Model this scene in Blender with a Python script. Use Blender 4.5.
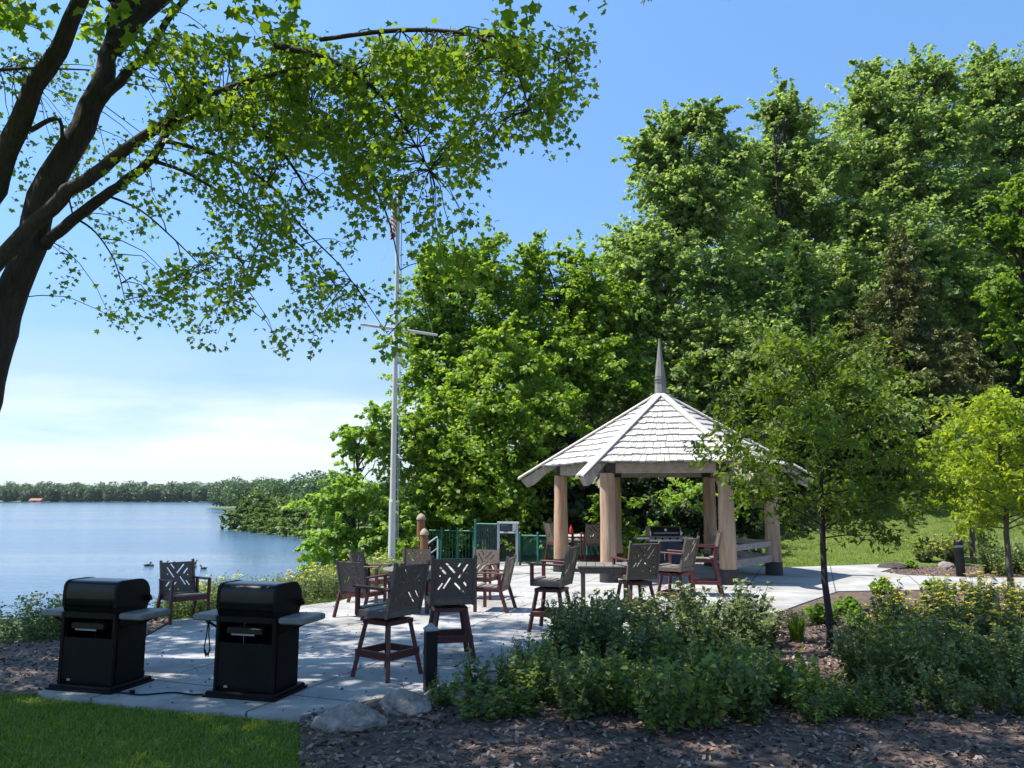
import bpy, bmesh, math, random
import numpy as np
from mathutils import Vector, Matrix, noise as mnoise

R = math.radians
for o in list(bpy.data.objects):
    bpy.data.objects.remove(o)
scn = bpy.context.scene
COL = scn.collection

# ------------------------------------------------------------------ camera
F = 781.0; EYE = 2.05; HOR = 495.0
TILT = math.atan((HOR - 384) / F)
cam = bpy.data.cameras.new('camera'); camo = bpy.data.objects.new('camera', cam)
COL.objects.link(camo)
cam.sensor_width = 36.0; cam.lens = F / 1024 * 36.0
cam.clip_start = 0.1; cam.clip_end = 8000
camo.location = (0, 0, EYE); camo.rotation_euler = (R(90) + TILT, 0, 0)
scn.camera = camo

# ------------------------------------------------------------------ sky + sun
SUN_EL = R(62); SUN_AZ = math.atan2(-1.0, 0.0)   # sun stands behind-left
w = bpy.data.worlds.new('World'); scn.world = w; w.use_nodes = True
nt = w.node_tree; nt.nodes.clear()
def N(t, typ, **kw):
    n = t.nodes.new(typ)
    for k, v in kw.items():
        setattr(n, k, v)
    return n
sky = N(nt, 'ShaderNodeTexSky', sky_type='NISHITA', sun_disc=False)
sky.sun_elevation = SUN_EL; sky.sun_rotation = SUN_AZ
sky.air_density = 1.0; sky.dust_density = 0.25; sky.ozone_density = 1.2; sky.altitude = 200
tc = N(nt, 'ShaderNodeTexCoord')
mp = N(nt, 'ShaderNodeMapping'); mp.inputs['Scale'].default_value = (1.6, 1.6, 9.0)
ns = N(nt, 'ShaderNodeTexNoise'); ns.inputs['Scale'].default_value = 1.7; ns.inputs['Detail'].default_value = 7; ns.inputs['Roughness'].default_value = 0.55
nt.links.new(tc.outputs['Generated'], mp.inputs['Vector']); nt.links.new(mp.outputs['Vector'], ns.inputs['Vector'])
sep = N(nt, 'ShaderNodeSeparateXYZ'); nt.links.new(tc.outputs['Generated'], sep.inputs[0])
band = N(nt, 'ShaderNodeValToRGB')          # elevation band that holds the low cloud bank
e = band.color_ramp.elements; e[0].position = 0.0; e[0].color = (.25,)*3 + (1,); e[1].position = 0.30; e[1].color = (0, 0, 0, 1)
for p, c in ((0.02, .55), (0.06, 1.0), (0.105, .85), (0.135, .22), (0.2, .12)):
    q = band.color_ramp.elements.new(p); q.color = (c, c, c, 1)
nt.links.new(sep.outputs['Z'], band.inputs[0])
cr = N(nt, 'ShaderNodeValToRGB'); cr.color_ramp.elements[0].position = .33; cr.color_ramp.elements[1].position = .60
nt.links.new(ns.outputs['Fac'], cr.inputs[0])
mul = N(nt, 'ShaderNodeMath', operation='MULTIPLY'); nt.links.new(band.outputs[0], mul.inputs[0]); nt.links.new(cr.outputs[0], mul.inputs[1])
mul2 = N(nt, 'ShaderNodeMath', operation='MULTIPLY'); nt.links.new(mul.outputs[0], mul2.inputs[0]); mul2.inputs[1].default_value = .75
mix = N(nt, 'ShaderNodeMixRGB'); nt.links.new(mul2.outputs[0], mix.inputs[0]); 
grad = N(nt, 'ShaderNodeValToRGB'); e = grad.color_ramp.elements    # tint of the clear air by elevation
e[0].position = 0; e[0].color = (.42, .50, .60, 1); e[1].position = .6; e[1].color = (.80, 1.03, 1.14, 1)
for p, c in ((.12, (.46, .53, .66, 1)), (.3, (.62, .79, .95, 1))):
    q = grad.color_ramp.elements.new(p); q.color = c
nt.links.new(sep.outputs['Z'], grad.inputs[0])
tint = N(nt, 'ShaderNodeMixRGB', blend_type='MULTIPLY'); tint.inputs[0].default_value = 1
nt.links.new(sky.outputs[0], tint.inputs[1]); nt.links.new(grad.outputs[0], tint.inputs[2]); nt.links.new(tint.outputs[0], mix.inputs[1])
mix.inputs[2].default_value = (4.8, 5.05, 5.5, 1)
bg = N(nt, 'ShaderNodeBackground'); bg.inputs['Strength'].default_value = 0.12
out = N(nt, 'ShaderNodeOutputWorld')
nt.links.new(mix.outputs[0], bg.inputs[0]); nt.links.new(bg.outputs[0], out.inputs[0])

sl = bpy.data.lights.new('sun', 'SUN'); sl.energy = 4.2; sl.angle = R(0.53); sl.color = (1.0, 0.955, 0.88)
so = bpy.data.objects.new('sun', sl); COL.objects.link(so)
sv = Vector((-1.0, 0.0, 0)).normalized() * math.cos(SUN_EL) + Vector((0, 0, math.sin(SUN_EL)))
so.rotation_euler = sv.to_track_quat('Z', 'Y').to_euler(); so.location = (0, 0, 30)

vs = scn.view_settings; vs.view_transform = 'Standard'; vs.look = 'None'; vs.gamma = 1; vs.exposure = 1.12
scn.render.resolution_x = 1024; scn.render.resolution_y = 768
try:
    scn.cycles.max_bounces = 6; scn.cycles.diffuse_bounces = 3; scn.cycles.glossy_bounces = 3
    scn.cycles.transmission_bounces = 4; scn.cycles.transparent_max_bounces = 8
    scn.cycles.caustics_reflective = False; scn.cycles.caustics_refractive = False
except Exception: pass

ct, st = math.cos(TILT), math.sin(TILT)
def ray(px, py):
    a = (px - 512) / F; b = (384 - py) / F
    return Vector((a, ct - b * st, st + b * ct))
def P(px, py, z=0.0):                 # the point of the level z seen at that pixel
    r = ray(px, py); t = (z - EYE) / r.z
    return Vector((r.x * t, r.y * t, z))
def D(px, py, dep):                   # the point at distance dep in front
    r = ray(px, py); t = dep / r.y
    return Vector((r.x * t, dep, EYE + r.z * t))
def X(px, dep):
    return D(px, 560, dep).x

# ------------------------------------------------------------------ materials
def mat(name, col, rough=.7, var=.25, scale=6, bump=.2, stretch=(1, 1, 1), metal=0, spec=.4, bscale=None, col2=None, world=False, detail=6):
    m = bpy.data.materials.new(name); m.use_nodes = True; t = m.node_tree; b = t.nodes['Principled BSDF']
    b.inputs['Roughness'].default_value = rough; b.inputs['Metallic'].default_value = metal
    b.inputs['Specular IOR Level'].default_value = spec
    if world:
        g = N(t, 'ShaderNodeNewGeometry'); src = g.outputs['Position']
    else:
        g = N(t, 'ShaderNodeTexCoord'); src = g.outputs['Object']
    mp = N(t, 'ShaderNodeMapping'); mp.inputs['Scale'].default_value = stretch; t.links.new(src, mp.inputs[0])
    n1 = N(t, 'ShaderNodeTexNoise'); n1.inputs['Scale'].default_value = scale; n1.inputs['Detail'].default_value = detail; n1.inputs['Roughness'].default_value = .62
    t.links.new(mp.outputs[0], n1.inputs['Vector'])
    rmp = N(t, 'ShaderNodeValToRGB'); t.links.new(n1.outputs['Fac'], rmp.inputs[0])
    c2 = col2 or tuple(min(1, c * (1 + var)) for c in col)
    c1 = tuple(c * (1 - var) for c in col) if not col2 else col
    rmp.color_ramp.elements[0].position = .3; rmp.color_ramp.elements[1].position = .7
    rmp.color_ramp.elements[0].color = (*c1, 1); rmp.color_ramp.elements[1].color = (*c2, 1)
    t.links.new(rmp.outputs[0], b.inputs['Base Color'])
    if bump:
        n2 = N(t, 'ShaderNodeTexNoise'); n2.inputs['Scale'].default_value = bscale or scale * 4; n2.inputs['Detail'].default_value = 4
        t.links.new(mp.outputs[0], n2.inputs['Vector'])
        bp = N(t, 'ShaderNodeBump'); bp.inputs['Strength'].default_value = bump; bp.inputs['Distance'].default_value = .02
        t.links.new(n2.outputs['Fac'], bp.inputs['Height']); t.links.new(bp.outputs[0], b.inputs['Normal'])
    m['ramp'] = rmp.name
    return m

def leafmat(name, cols, trans=.45, tcol=None, rough=.5, spec=.35):
    m = bpy.data.materials.new(name); m.use_nodes = True; t = m.node_tree; t.nodes.clear()
    at = N(t, 'ShaderNodeAttribute', attribute_name='hue')
    rmp = N(t, 'ShaderNodeValToRGB'); t.links.new(at.outputs['Fac'], rmp.inputs[0])
    k = len(cols); rmp.color_ramp.elements[0].color = (*cols[0], 1); rmp.color_ramp.elements[1].color = (*cols[-1], 1)
    for i in range(1, k - 1):
        q = rmp.color_ramp.elements.new(i / (k - 1)); q.color = (*cols[i], 1)
    b = N(t, 'ShaderNodeBsdfPrincipled'); b.inputs['Roughness'].default_value = rough; b.inputs['Specular IOR Level'].default_value = spec
    t.links.new(rmp.outputs[0], b.inputs['Base Color'])
    tr = N(t, 'ShaderNodeBsdfTranslucent')
    tm = N(t, 'ShaderNodeMixRGB', blend_type='MULTIPLY'); tm.inputs[0].default_value = 1
    t.links.new(rmp.outputs[0], tm.inputs[1]); tm.inputs[2].default_value = (*(tcol or (2.3, 2.2, .9)), 1)
    t.links.new(tm.outputs[0], tr.inputs[0])
    mx = N(t, 'ShaderNodeMixShader'); mx.inputs[0].default_value = trans
    t.links.new(b.outputs[0], mx.inputs[1]); t.links.new(tr.outputs[0], mx.inputs[2])
    o = N(t, 'ShaderNodeOutputMaterial'); t.links.new(mx.outputs[0], o.inputs[0])
    return m

M = {}
M['grey_lumber'] = mat('grey_lumber', (.115, .087, .070), .55, .3, 5, .15, (6, 6, 6))
M['seat_grey'] = mat('seat_grey', (.18, .16, .14), .5, .25, 5, .15, (6, 6, 6))
M['red_lumber'] = mat('red_lumber', (.085, .022, .02), .42, .35, 5, .15, (6, 6, 6))
M['black_metal'] = mat('black_metal', (.004, .004, .0045), .5, .4, 8, .05, spec=.15)
M['black_gloss'] = mat('black_gloss', (.008, .008, .009), .3, .4, 7, .03, spec=.3)
M['shelf_grey'] = mat('shelf_grey', (.16, .155, .15), .55, .2, 9, .1)
M['steel'] = mat('steel', (.5, .5, .51), .3, .15, 12, .03, (1, 1, 10), metal=.9)
M['navy'] = mat('navy', (.035, .05, .08), .5, .2, 8, .05)
M['log'] = mat('log', (.27, .145, .082), .75, 0, 2.4, .6, (4, 4, .35), col2=(.52, .375, .265))
M['beam'] = mat('beam', (.25, .195, .155), .75, 0, 2.5, .4, (3, 3, 3), col2=(.42, .36, .31))
M['plate'] = mat('plate', (.045, .030, .028), .6, .3, 8, .1)
M['postbase'] = mat('postbase', (.028, .026, .028), .6, .3, 8, .1)
M['shake'] = mat('shake', (.30, .28, .255), .75, 0, 3.4, .6, (3, 3, 3), col2=(.62, .595, .56), bscale=30, spec=.5)
M['hipcap'] = mat('hipcap', (.50, .46, .41), .7, .18, 4, .3, (2, 2, 2))
M['spire'] = mat('spire', (.20, .19, .185), .6, .3, 4, .3, (6, 6, 1))
M['bark'] = mat('bark', (.035, .026, .021), .9, .5, 6, 1.0, (3, 3, .7), bscale=14)
M['bark2'] = mat('bark2', (.085, .07, .055), .9, .4, 6, .8, (3, 3, .7), bscale=14)
M['flagpole'] = mat('flagpole', (.55, .53, .52), .4, .08, 5, .03)
M['piling'] = mat('piling', (.20, .085, .045), .8, .35, 4, .4, (5, 5, .6))
M['piling_top'] = mat('piling_top', (.33, .27, .19), .8, .2, 6, .2)
M['fence_green'] = mat('fence_green', (.02, .14, .105), .45, .2, 6, .05)
M['gate_grey'] = mat('gate_grey', (.38, .42, .47), .45, .12, 6, .05)
M['bollard'] = mat('bollard', (.008, .008, .011), .5, .25, 7, .05, spec=.2)
M['bollard_cap'] = mat('bollard_cap', (.25, .25, .26), .5, .2, 7, .05)
M['rock'] = mat('rock', (.10, .085, .075), .9, 0, 9, 1.0, col2=(.34, .30, .265), bscale=30, detail=12)
M['rock_dark'] = mat('rock_dark', (.06, .052, .048), .9, .3, 6, .8, bscale=22)
M['red'] = mat('red', (.5, .03, .02), .5, .2, 5, 0)
M['blue'] = mat('blue', (.02, .035, .15), .7, .2, 5, 0)
M['white'] = mat('white', (.75, .75, .73), .7, .05, 5, 0)
M['rust_roof'] = mat('rust_roof', (.30, .13, .07), .8, .2, 3, 0)
M['duck'] = mat('duck', (.05, .04, .03), .7, .5, 12, 0)
M['cloth'] = mat('cloth', (.33, .31, .29), .85, .15, 4, .3)
M['distbox'] = mat('distbox', (.35, .33, .3), .8, .2, 1, 0)

# ------------------------------------------------------------------ builders
def unit(v):
    v = Vector(v); return v.normalized() if v.length > 1e-9 else Vector((0, 0, 1))
class MB:
    def __init__(s): s.v = []; s.f = []; s.mi = []; s.cur = 0; s.sm = []
    def add(s, vs, fs, smooth=False):
        k = len(s.v); s.v += [tuple(v) for v in vs]; s.f += [tuple(i + k for i in f) for f in fs]
        s.mi += [s.cur] * len(fs); s.sm += [smooth] * len(fs)
    def box(s, c, d, rot=None, taper=1.0, bev=0.0):
        """box centred at c with full sizes d; rot = Matrix 3x3; taper shrinks the top"""
        c = Vector(c); h = [q / 2 for q in d]
        if bev > 0:
            b = min(bev, min(h) * .45); pts = []
            ring = lambda x, y, cc: [(x - cc, y), (x, y - cc), (x, -y + cc), (x - cc, -y), (-x + cc, -y), (-x, -y + cc), (-x, y - cc), (-x + cc, y)]
            for z, ins in ((-h[2], b), (-h[2] + b, 0), (h[2] - b, 0), (h[2], b)):
                k = taper if z > 0 else 1
                pts += [Vector((px * k, py * k, z)) for px, py in ring(h[0] - ins, h[1] - ins, b)]
            fs = [tuple(range(8)), tuple(range(31, 23, -1))]
            for L in range(3):
                for i in range(8):
                    j = (i + 1) % 8; fs.append((L * 8 + i, (L + 1) * 8 + i, (L + 1) * 8 + j, L * 8 + j))
        else:
            pts = [Vector((sx * h[0] * (taper if sz > 0 else 1), sy * h[1] * (taper if sz > 0 else 1), sz * h[2]))
                   for sz in (-1, 1) for sx, sy in ((-1, -1), (1, -1), (1, 1), (-1, 1))]
            fs = [(0, 3, 2, 1), (4, 5, 6, 7), (0, 1, 5, 4), (1, 2, 6, 5), (2, 3, 7, 6), (3, 0, 4, 7)]
        if rot is not None: pts = [rot @ p for p in pts]
        s.add([c + p for p in pts], fs)
    def bar(s, a, b, wd, ht, up=(0, 0, 1), bev=0.004):
        a = Vector(a); b = Vector(b); y = unit(b - a); u = Vector(up)
        x = y.cross(u)
        if x.length < 1e-5: x = y.cross(Vector((0, 1, 0)))
        x.normalize(); z = x.cross(y)
        m = Matrix((x, y, z)).transposed()
        s.box((a + b) / 2, (wd, (b - a).length, ht), m, bev=bev)
    def tube(s, pts, rad, n=8, cap=True, smooth=True, jit=0, seed=0):
        pts = [Vector(p) for p in pts]; rad = rad if isinstance(rad, (list, tuple)) else [rad] * len(pts)
        rg = random.Random(seed); vs = []; ref = None
        for i, p in enumerate(pts):
            t = unit((pts[min(i + 1, len(pts) - 1)] - pts[max(i - 1, 0)]))
            if ref is None: ref = t.orthogonal().normalized()
            ref = unit(ref - t * ref.dot(t)); b = t.cross(ref)
            for k in range(n):
                a = 2 * math.pi * k / n; r = rad[i] * (1 + (rg.random() - .5) * jit)
                vs.append(p + (ref * math.cos(a) + b * math.sin(a)) * r)
        fs = [(i * n + k, i * n + (k + 1) % n, (i + 1) * n + (k + 1) % n, (i + 1) * n + k) for i in range(len(pts) - 1) for k in range(n)]
        s.add(vs, fs, smooth)
        if cap:
            L = (len(pts) - 1) * n
            s.add([vs[k] for k in range(n)], [tuple(range(n - 1, -1, -1))]); s.add([vs[L + k] for k in range(n)], [tuple(range(n))])
    def lathe(s, prof, c=(0, 0, 0), n=16, smooth=True, ax=0):
        c = Vector(c); vs = []
        for r, z in prof:
            for k in range(n):
                a = 2 * math.pi * (k + ax) / n; vs.append(c + Vector((r * math.cos(a), r * math.sin(a), z)))
        fs = [(i * n + k, i * n + (k + 1) % n, (i + 1) * n + (k + 1) % n, (i + 1) * n + k) for i in range(len(prof) - 1) for k in range(n)]
        s.add(vs, fs, smooth)
        L = (len(prof) - 1) * n
        s.add(vs[:n], [tuple(range(n - 1, -1, -1))]); s.add(vs[L:L + n], [tuple(range(n))])
    def prism(s, poly, z0, z1):
        n = len(poly); vs = [(p[0], p[1], z0) for p in poly] + [(p[0], p[1], z1) for p in poly]
        fs = [tuple(range(n - 1, -1, -1)), tuple(range(n, 2 * n))] + [(i, (i + 1) % n, n + (i + 1) % n, n + i) for i in range(n)]
        s.add(vs, fs)
    def extrude_x(s, prof, x0, x1, smooth=False):
        n = len(prof); vs = [(x0, y, z) for y, z in prof] + [(x1, y, z) for y, z in prof]
        s.add(vs, [tuple(range(n)), tuple(range(2 * n - 1, n - 1, -1))]); s.add(vs, [(i, n + i, n + (i + 1) % n, (i + 1) % n) for i in range(n)], smooth)
    def build(s, name, m, parent=None, loc=None):
        me = bpy.data.meshes.new(name); me.from_pydata(s.v, [], s.f); me.update()
        for q in (m if isinstance(m, (list, tuple)) else [m]): me.materials.append(q)
        me.polygons.foreach_set('material_index', s.mi); me.polygons.foreach_set('use_smooth', s.sm)
        bm = bmesh.new(); bm.from_mesh(me); bmesh.ops.recalc_face_normals(bm, faces=bm.faces); bm.to_mesh(me); bm.free()
        o = bpy.data.objects.new(name, me); COL.objects.link(o)
        if parent: o.parent = parent
        if loc is not None: o.location = loc
        return o

def tag(o, label=None, cat=None, group=None, kind=None):
    if label: o['label'] = label
    if cat: o['category'] = cat
    if group: o['group'] = group
    if kind: o['kind'] = kind
    return o
def thing(name, label, cat, loc=(0, 0, 0), rz=0, group=None):
    o = bpy.data.objects.new(name, None); COL.objects.link(o); o.location = loc; o.rotation_euler = (0, 0, rz)
    o.empty_display_size = .1
    return tag(o, label, cat, group)
def copy_tree(o, parent=None):
    c = o.copy(); COL.objects.link(c); c.parent = parent
    for ch in list(o.children): copy_tree(ch, c)
    return c

def np_mesh(name, V, Fc, m, parent=None, hue=None, loc=None):
    """V (n,3) array, Fc (k,q) array of faces with the same corner count"""
    me = bpy.data.meshes.new(name); k, q = Fc.shape
    me.vertices.add(len(V)); me.vertices.foreach_set('co', V.astype(np.float32).ravel())
    me.loops.add(k * q); me.loops.foreach_set('vertex_index', Fc.astype(np.int32).ravel())
    me.polygons.add(k); me.polygons.foreach_set('loop_start', np.arange(0, k * q, q, dtype=np.int32))
    try: me.polygons.foreach_set('loop_total', np.full(k, q, dtype=np.int32))
    except Exception: pass
    if hue is not None:
        a = me.attributes.new('hue', 'FLOAT', 'POINT'); a.data.foreach_set('value', hue.astype(np.float32))
    me.update(calc_edges=True); me.materials.append(m)
    o = bpy.data.objects.new(name, me); COL.objects.link(o)
    if parent: o.parent = parent
    if loc is not None: o.location = loc
    return o

DIAMOND = np.array([(0, 0), (.42, .45), (0, 1), (-.42, .45)])
NARROW = np.array([(0, 0), (.15, .45), (0, 1), (-.15, .45)])
BLADE = np.array([(-.05, 0), (.05, 0), (.02, .7), (-.02, .7)])
OVAL = np.array([(0, 0), (.3, .22), (.32, .6), (0, 1), (-.32, .6), (-.3, .22)])
MAPLE = np.array([(0, 0), (.22, .12), (.5, .18), (.36, .42), (.46, .74), (.16, .66), (0, 1.02), (-.16, .66), (-.46, .74), (-.36, .42), (-.5, .18), (-.22, .12)])
def unitn(a): return a / np.maximum(np.linalg.norm(a, axis=1, keepdims=True), 1e-9)
def leaves(rng, C, Nn, size, shape, hang=None, fold=.18):
    """leaf polygons at C with normals Nn; hang = preferred direction of the tip"""
    n = len(C); K = len(shape); Nn = unitn(Nn)
    T = rng.normal(size=(n, 3)) if hang is None else hang + rng.normal(size=(n, 3)) * .55
    T = unitn(T - Nn * (T * Nn).sum(1, keepdims=True)); B = np.cross(Nn, T)
    s = size.reshape(n, 1, 1) if hasattr(size, 'reshape') else size
    a = shape[:, 0].reshape(1, K, 1); b = shape[:, 1].reshape(1, K, 1)
    V = C[:, None, :] + s * (a * B[:, None, :] + (b - .4) * T[:, None, :] + (np.abs(a) * fold - b * b * fold * .8) * Nn[:, None, :])
    Fc = np.arange(n * K).reshape(n, K)
    return V.reshape(-1, 3), Fc

def clump_cloud(rng, lobes, per_m3, leaves_per, cr, shell=.33):
    """lobes: [(centre, (rx,ry,rz))]; returns clump centres, outward dirs"""
    C = []; O = []
    for c, r in lobes:
        r = np.array(r); vol = 4.19 * r.prod(); k = max(2, int(vol ** .8 * per_m3))
        d = unitn(rng.normal(size=(k, 3))); d[:, 2] = np.where((d[:, 2] < -.5), -d[:, 2], d[:, 2])
        off = Vector(rng.random(3) * 50)
        bump = np.array([mnoise.noise(Vector(q_) * 2.3 + off) for q_ in d]).reshape(-1, 1)
        rad = (rng.random((k, 1)) ** shell) * (1 + 1.0 * bump)
        C.append(np.array(c) + d * r * rad); O.append(d)
    return np.vstack(C), np.vstack(O)

def crown_mesh(name, seed, lobes, per_m3, lp, cr, size, m, parent, base, shape=DIAMOND, flat=.7, upw=.55):
    """leafy sprays that run outward and upward from the middle of every mass"""
    rng = np.random.default_rng(seed); PO = []; NO = []; HU = []; C = []
    for c, r in lobes:
        r = np.array(r); c = np.array(c); vol = 4.19 * r.prod(); k = max(2, int(vol ** .72 * per_m3 * .72))
        d = rng.normal(size=(k, 3)) + np.array([0, 0, .38]); d = unitn(d)
        s0 = c + d * r * rng.uniform(-.1, .35, (k, 1)) + rng.normal(size=(k, 3)) * r * .16
        L = np.where(rng.random((k, 1)) < .22, rng.uniform(1.15, 1.55, (k, 1)), rng.uniform(.5, 1.2, (k, 1))); ax = d * r * L; tip = s0 + ax; C.append(tip)
        q = int(lp * 1.9); idx = np.repeat(np.arange(k), q); u = rng.random((k * q, 1)) ** .75
        al = np.linalg.norm(ax, axis=1, keepdims=True)
        w = np.clip(.21 * al, .10, cr)[idx] * (1.12 - .9 * u)
        g = rng.normal(size=(k * q, 3)); g = g / np.maximum(np.linalg.norm(g, axis=1, keepdims=True), 1e-6) * rng.random((k * q, 1)) ** .5
        sag = np.array([0, 0, -.12]) * (u ** 2) * al[idx]
        PO.append(s0[idx] + ax[idx] * u + g * w * 1.5 * np.array([1, 1, flat]) + sag)
        NO.append(d[idx] * .30 + g * .50 + np.array([0, 0, upw]) + rng.normal(size=(k * q, 3)) * .40)
        HU.append(np.clip(rng.random(k)[idx] * .5 + rng.random(k * q) * .35 + .2 * u[:, 0], 0, 1))
    pos = np.vstack(PO); nor = np.vstack(NO); h = np.concatenate(HU); n = len(pos)
    V, Fc = leaves(rng, pos, nor, size * (.6 + .7 * rng.random(n)), shape)
    return np_mesh(name, V - np.array(base), Fc, m, parent, np.repeat(h, len(shape))), np.vstack(C)

def curve_pts(a, b, bow=(0, 0, 0), n=6, jit=0.0, rg=random):
    a = Vector(a); b = Vector(b); o = []
    for i in range(n + 1):
        t = i / n; p = a.lerp(b, t) + Vector(bow) * (4 * t * (1 - t))
        if 0 < i < n and jit: p += Vector((rg.uniform(-jit, jit), rg.uniform(-jit, jit), rg.uniform(-jit, jit)))
        o.append(p)
    return o

# ------------------------------------------------------------------ terrain
SHORE = [(-60, 6), (-14, 15.5), (-9.5, 17.0), (-7.2, 19.5), (-6.5, 24), (-7, 30), (-9, 45), (-16, 72), (-30, 92), (-37, 98), (-36, 105), (-22, 118),
         (-42, 165), (-82, 240), (-108, 266), (-112, 280), (-60, 330), (-95, 455), (-330, 480), (-372, 520), (-300, 640), (-700, 820), (-3500, 980)]
LAND = SHORE + [(-3500, 3400), (3500, 3400), (3500, -200), (-60, -200)]
def shore_sd(x, y):
    """signed distance to the shoreline, positive on land"""
    x = np.asarray(x, float); y = np.asarray(y, float); d = np.full(x.shape, 1e9)
    inside = np.zeros(x.shape, bool); n = len(LAND)
    for i in range(n):
        (x0, y0), (x1, y1) = LAND[i], LAND[(i + 1) % n]
        if i < len(SHORE) - 1:
            dx, dy = x1 - x0, y1 - y0; t = np.clip(((x - x0) * dx + (y - y0) * dy) / (dx * dx + dy * dy), 0, 1)
            d = np.minimum(d, np.hypot(x - x0 - t * dx, y - y0 - t * dy))
        c = ((y0 > y) != (y1 > y)); xx = (x1 - x0) * (y - y0) / ((y1 - y0) if y1 != y0 else 1e-9) + x0
        inside ^= c & (x < xx)
    return np.where(inside, d, -d)
def sst(t): t = np.clip(t, 0, 1); return t * t * (3 - 2 * t)
WATER = -2.2
def ground_z(x, y):
    x = np.asarray(x, float); y = np.asarray(y, float); s = shore_sd(x, y)
    top = 0.0 * x - .06
    top = top + 3.6 * sst((y - 22.5) / 17) * sst((x - 4.5) / 9) + .02 * np.clip(y - 40, 0, 60) * sst((x - 5) / 10)
    far = sst((y - 30) / 18) * sst((12 - x) / 10); top = top * (1 - far) + (-1.5) * far
    near = sst((60 - y) / 20)
    wdt = 3.2 * near + 6 * (1 - near)
    return np.where(s < 0, WATER + np.clip(s * .25, -2.5, 0), WATER + (top - WATER) * sst(s / wdt))
def gz(x, y): return float(ground_z(np.array([x]), np.array([y]))[0])
def axis(a, b, fine0, fine1, step, grow=1.18):
    o = list(np.arange(fine0, fine1 + 1e-6, step)); s = step; v = fine1
    while v < b: s *= grow; v += s; o.append(min(v, b))
    s = step; v = fine0
    while v > a: s *= grow; v -= s; o.insert(0, max(v, a))
    return np.array(o)
gx = axis(-3400, 3400, -16, 26, .5); gy = axis(-150, 3300, -4, 60, .5)
GX, GY = np.meshgrid(gx, gy); GZ = ground_z(GX, GY)
nx, ny = len(gx), len(gy)
ii = (np.arange(ny - 1)[:, None] * nx + np.arange(nx - 1)[None, :]).ravel()
m = mat('lawn', (.06, .095, .014), .8, 0, 1.3, .6, (1, 1, 1), col2=(.12, .165, .026), world=True, bscale=60)
M['lawn'] = m
ground = np_mesh('ground', np.stack([GX.ravel(), GY.ravel(), GZ.ravel()], 1), np.stack([ii, ii + 1, ii + nx + 1, ii + nx], 1), m)
ground.data.polygons.foreach_set('use_smooth', np.ones(len(ground.data.polygons), bool))
tag(ground, kind='structure')

# water
m = bpy.data.materials.new('lake_water'); m.use_nodes = True; t = m.node_tree; b = t.nodes['Principled BSDF']
b.inputs['Base Color'].default_value = (.06, .12, .19, 1); b.inputs['IOR'].default_value = 1.33
g = N(t, 'ShaderNodeNewGeometry')
mp1 = N(t, 'ShaderNodeMapping'); mp1.inputs['Scale'].default_value = (.35, 1.3, 1); mp1.inputs['Rotation'].default_value = (0, 0, .12); t.links.new(g.outputs['Position'], mp1.inputs[0])
n1 = N(t, 'ShaderNodeTexNoise'); n1.inputs['Scale'].default_value = 2.2; n1.inputs['Detail'].default_value = 5; t.links.new(mp1.outputs[0], n1.inputs['Vector'])
mp2 = N(t, 'ShaderNodeMapping'); mp2.inputs['Scale'].default_value = (.004, .035, 1); mp2.inputs['Rotation'].default_value = (0, 0, -.06); t.links.new(g.outputs['Position'], mp2.inputs[0])
n2 = N(t, 'ShaderNodeTexNoise'); n2.inputs['Scale'].default_value = 1.4; n2.inputs['Detail'].default_value = 3; t.links.new(mp2.outputs[0], n2.inputs['Vector'])
rp = N(t, 'ShaderNodeMapRange'); rp.inputs['From Min'].default_value = .38; rp.inputs['From Max'].default_value = .62
rp.inputs['To Min'].default_value = .25; rp.inputs['To Max'].default_value = 1.0; t.links.new(n2.outputs['Fac'], rp.inputs['Value'])
bp = N(t, 'ShaderNodeBump'); bp.inputs['Distance'].default_value = .10; t.links.new(n1.outputs['Fac'], bp.inputs['Height']); t.links.new(rp.outputs[0], bp.inputs['Strength'])
t.links.new(bp.outputs[0], b.inputs['Normal'])
rr = N(t, 'ShaderNodeMapRange'); rr.inputs['To Min'].default_value = .05; rr.inputs['To Max'].default_value = .22; t.links.new(n2.outputs['Fac'], rr.inputs['Value']); t.links.new(rr.outputs[0], b.inputs['Roughness'])
q = MB(); q.add([(-3300, -100, 0), (40, -100, 0), (40, 3200, 0), (-3300, 3200, 0)], [(0, 1, 2, 3)])
lake = q.build('lake_water', m, loc=(0, 0, WATER)); tag(lake, kind='structure')

# patio + path slab
cm = mat('concrete', (.30, .295, .29), .85, 0, 1.1, .25, (1, 1, 1), col2=(.40, .395, .39), world=True, bscale=55)
t = cm.node_tree; b = t.nodes['Principled BSDF']; rmp = t.nodes[cm['ramp']]
g = N(t, 'ShaderNodeNewGeometry'); mpj = N(t, 'ShaderNodeMapping'); mpj.inputs['Rotation'].default_value = (0, 0, R(21)); t.links.new(g.outputs['Position'], mpj.inputs[0])
sx = N(t, 'ShaderNodeSeparateXYZ'); t.links.new(mpj.outputs[0], sx.inputs[0]); jo = []
for ax_, off in (('X', .35), ('Y', .9)):
    a_ = N(t, 'ShaderNodeMath', operation='ADD'); a_.inputs[1].default_value = 100 + off; t.links.new(sx.outputs[ax_], a_.inputs[0])
    b_ = N(t, 'ShaderNodeMath', operation='MODULO'); b_.inputs[1].default_value = 1.83; t.links.new(a_.outputs[0], b_.inputs[0])
    c_ = N(t, 'ShaderNodeMath', operation='LESS_THAN'); c_.inputs[1].default_value = .028; t.links.new(b_.outputs[0], c_.inputs[0]); jo.append(c_)
mxj = N(t, 'ShaderNodeMath', operation='MAXIMUM'); t.links.new(jo[0].outputs[0], mxj.inputs[0]); t.links.new(jo[1].outputs[0], mxj.inputs[1])
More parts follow.
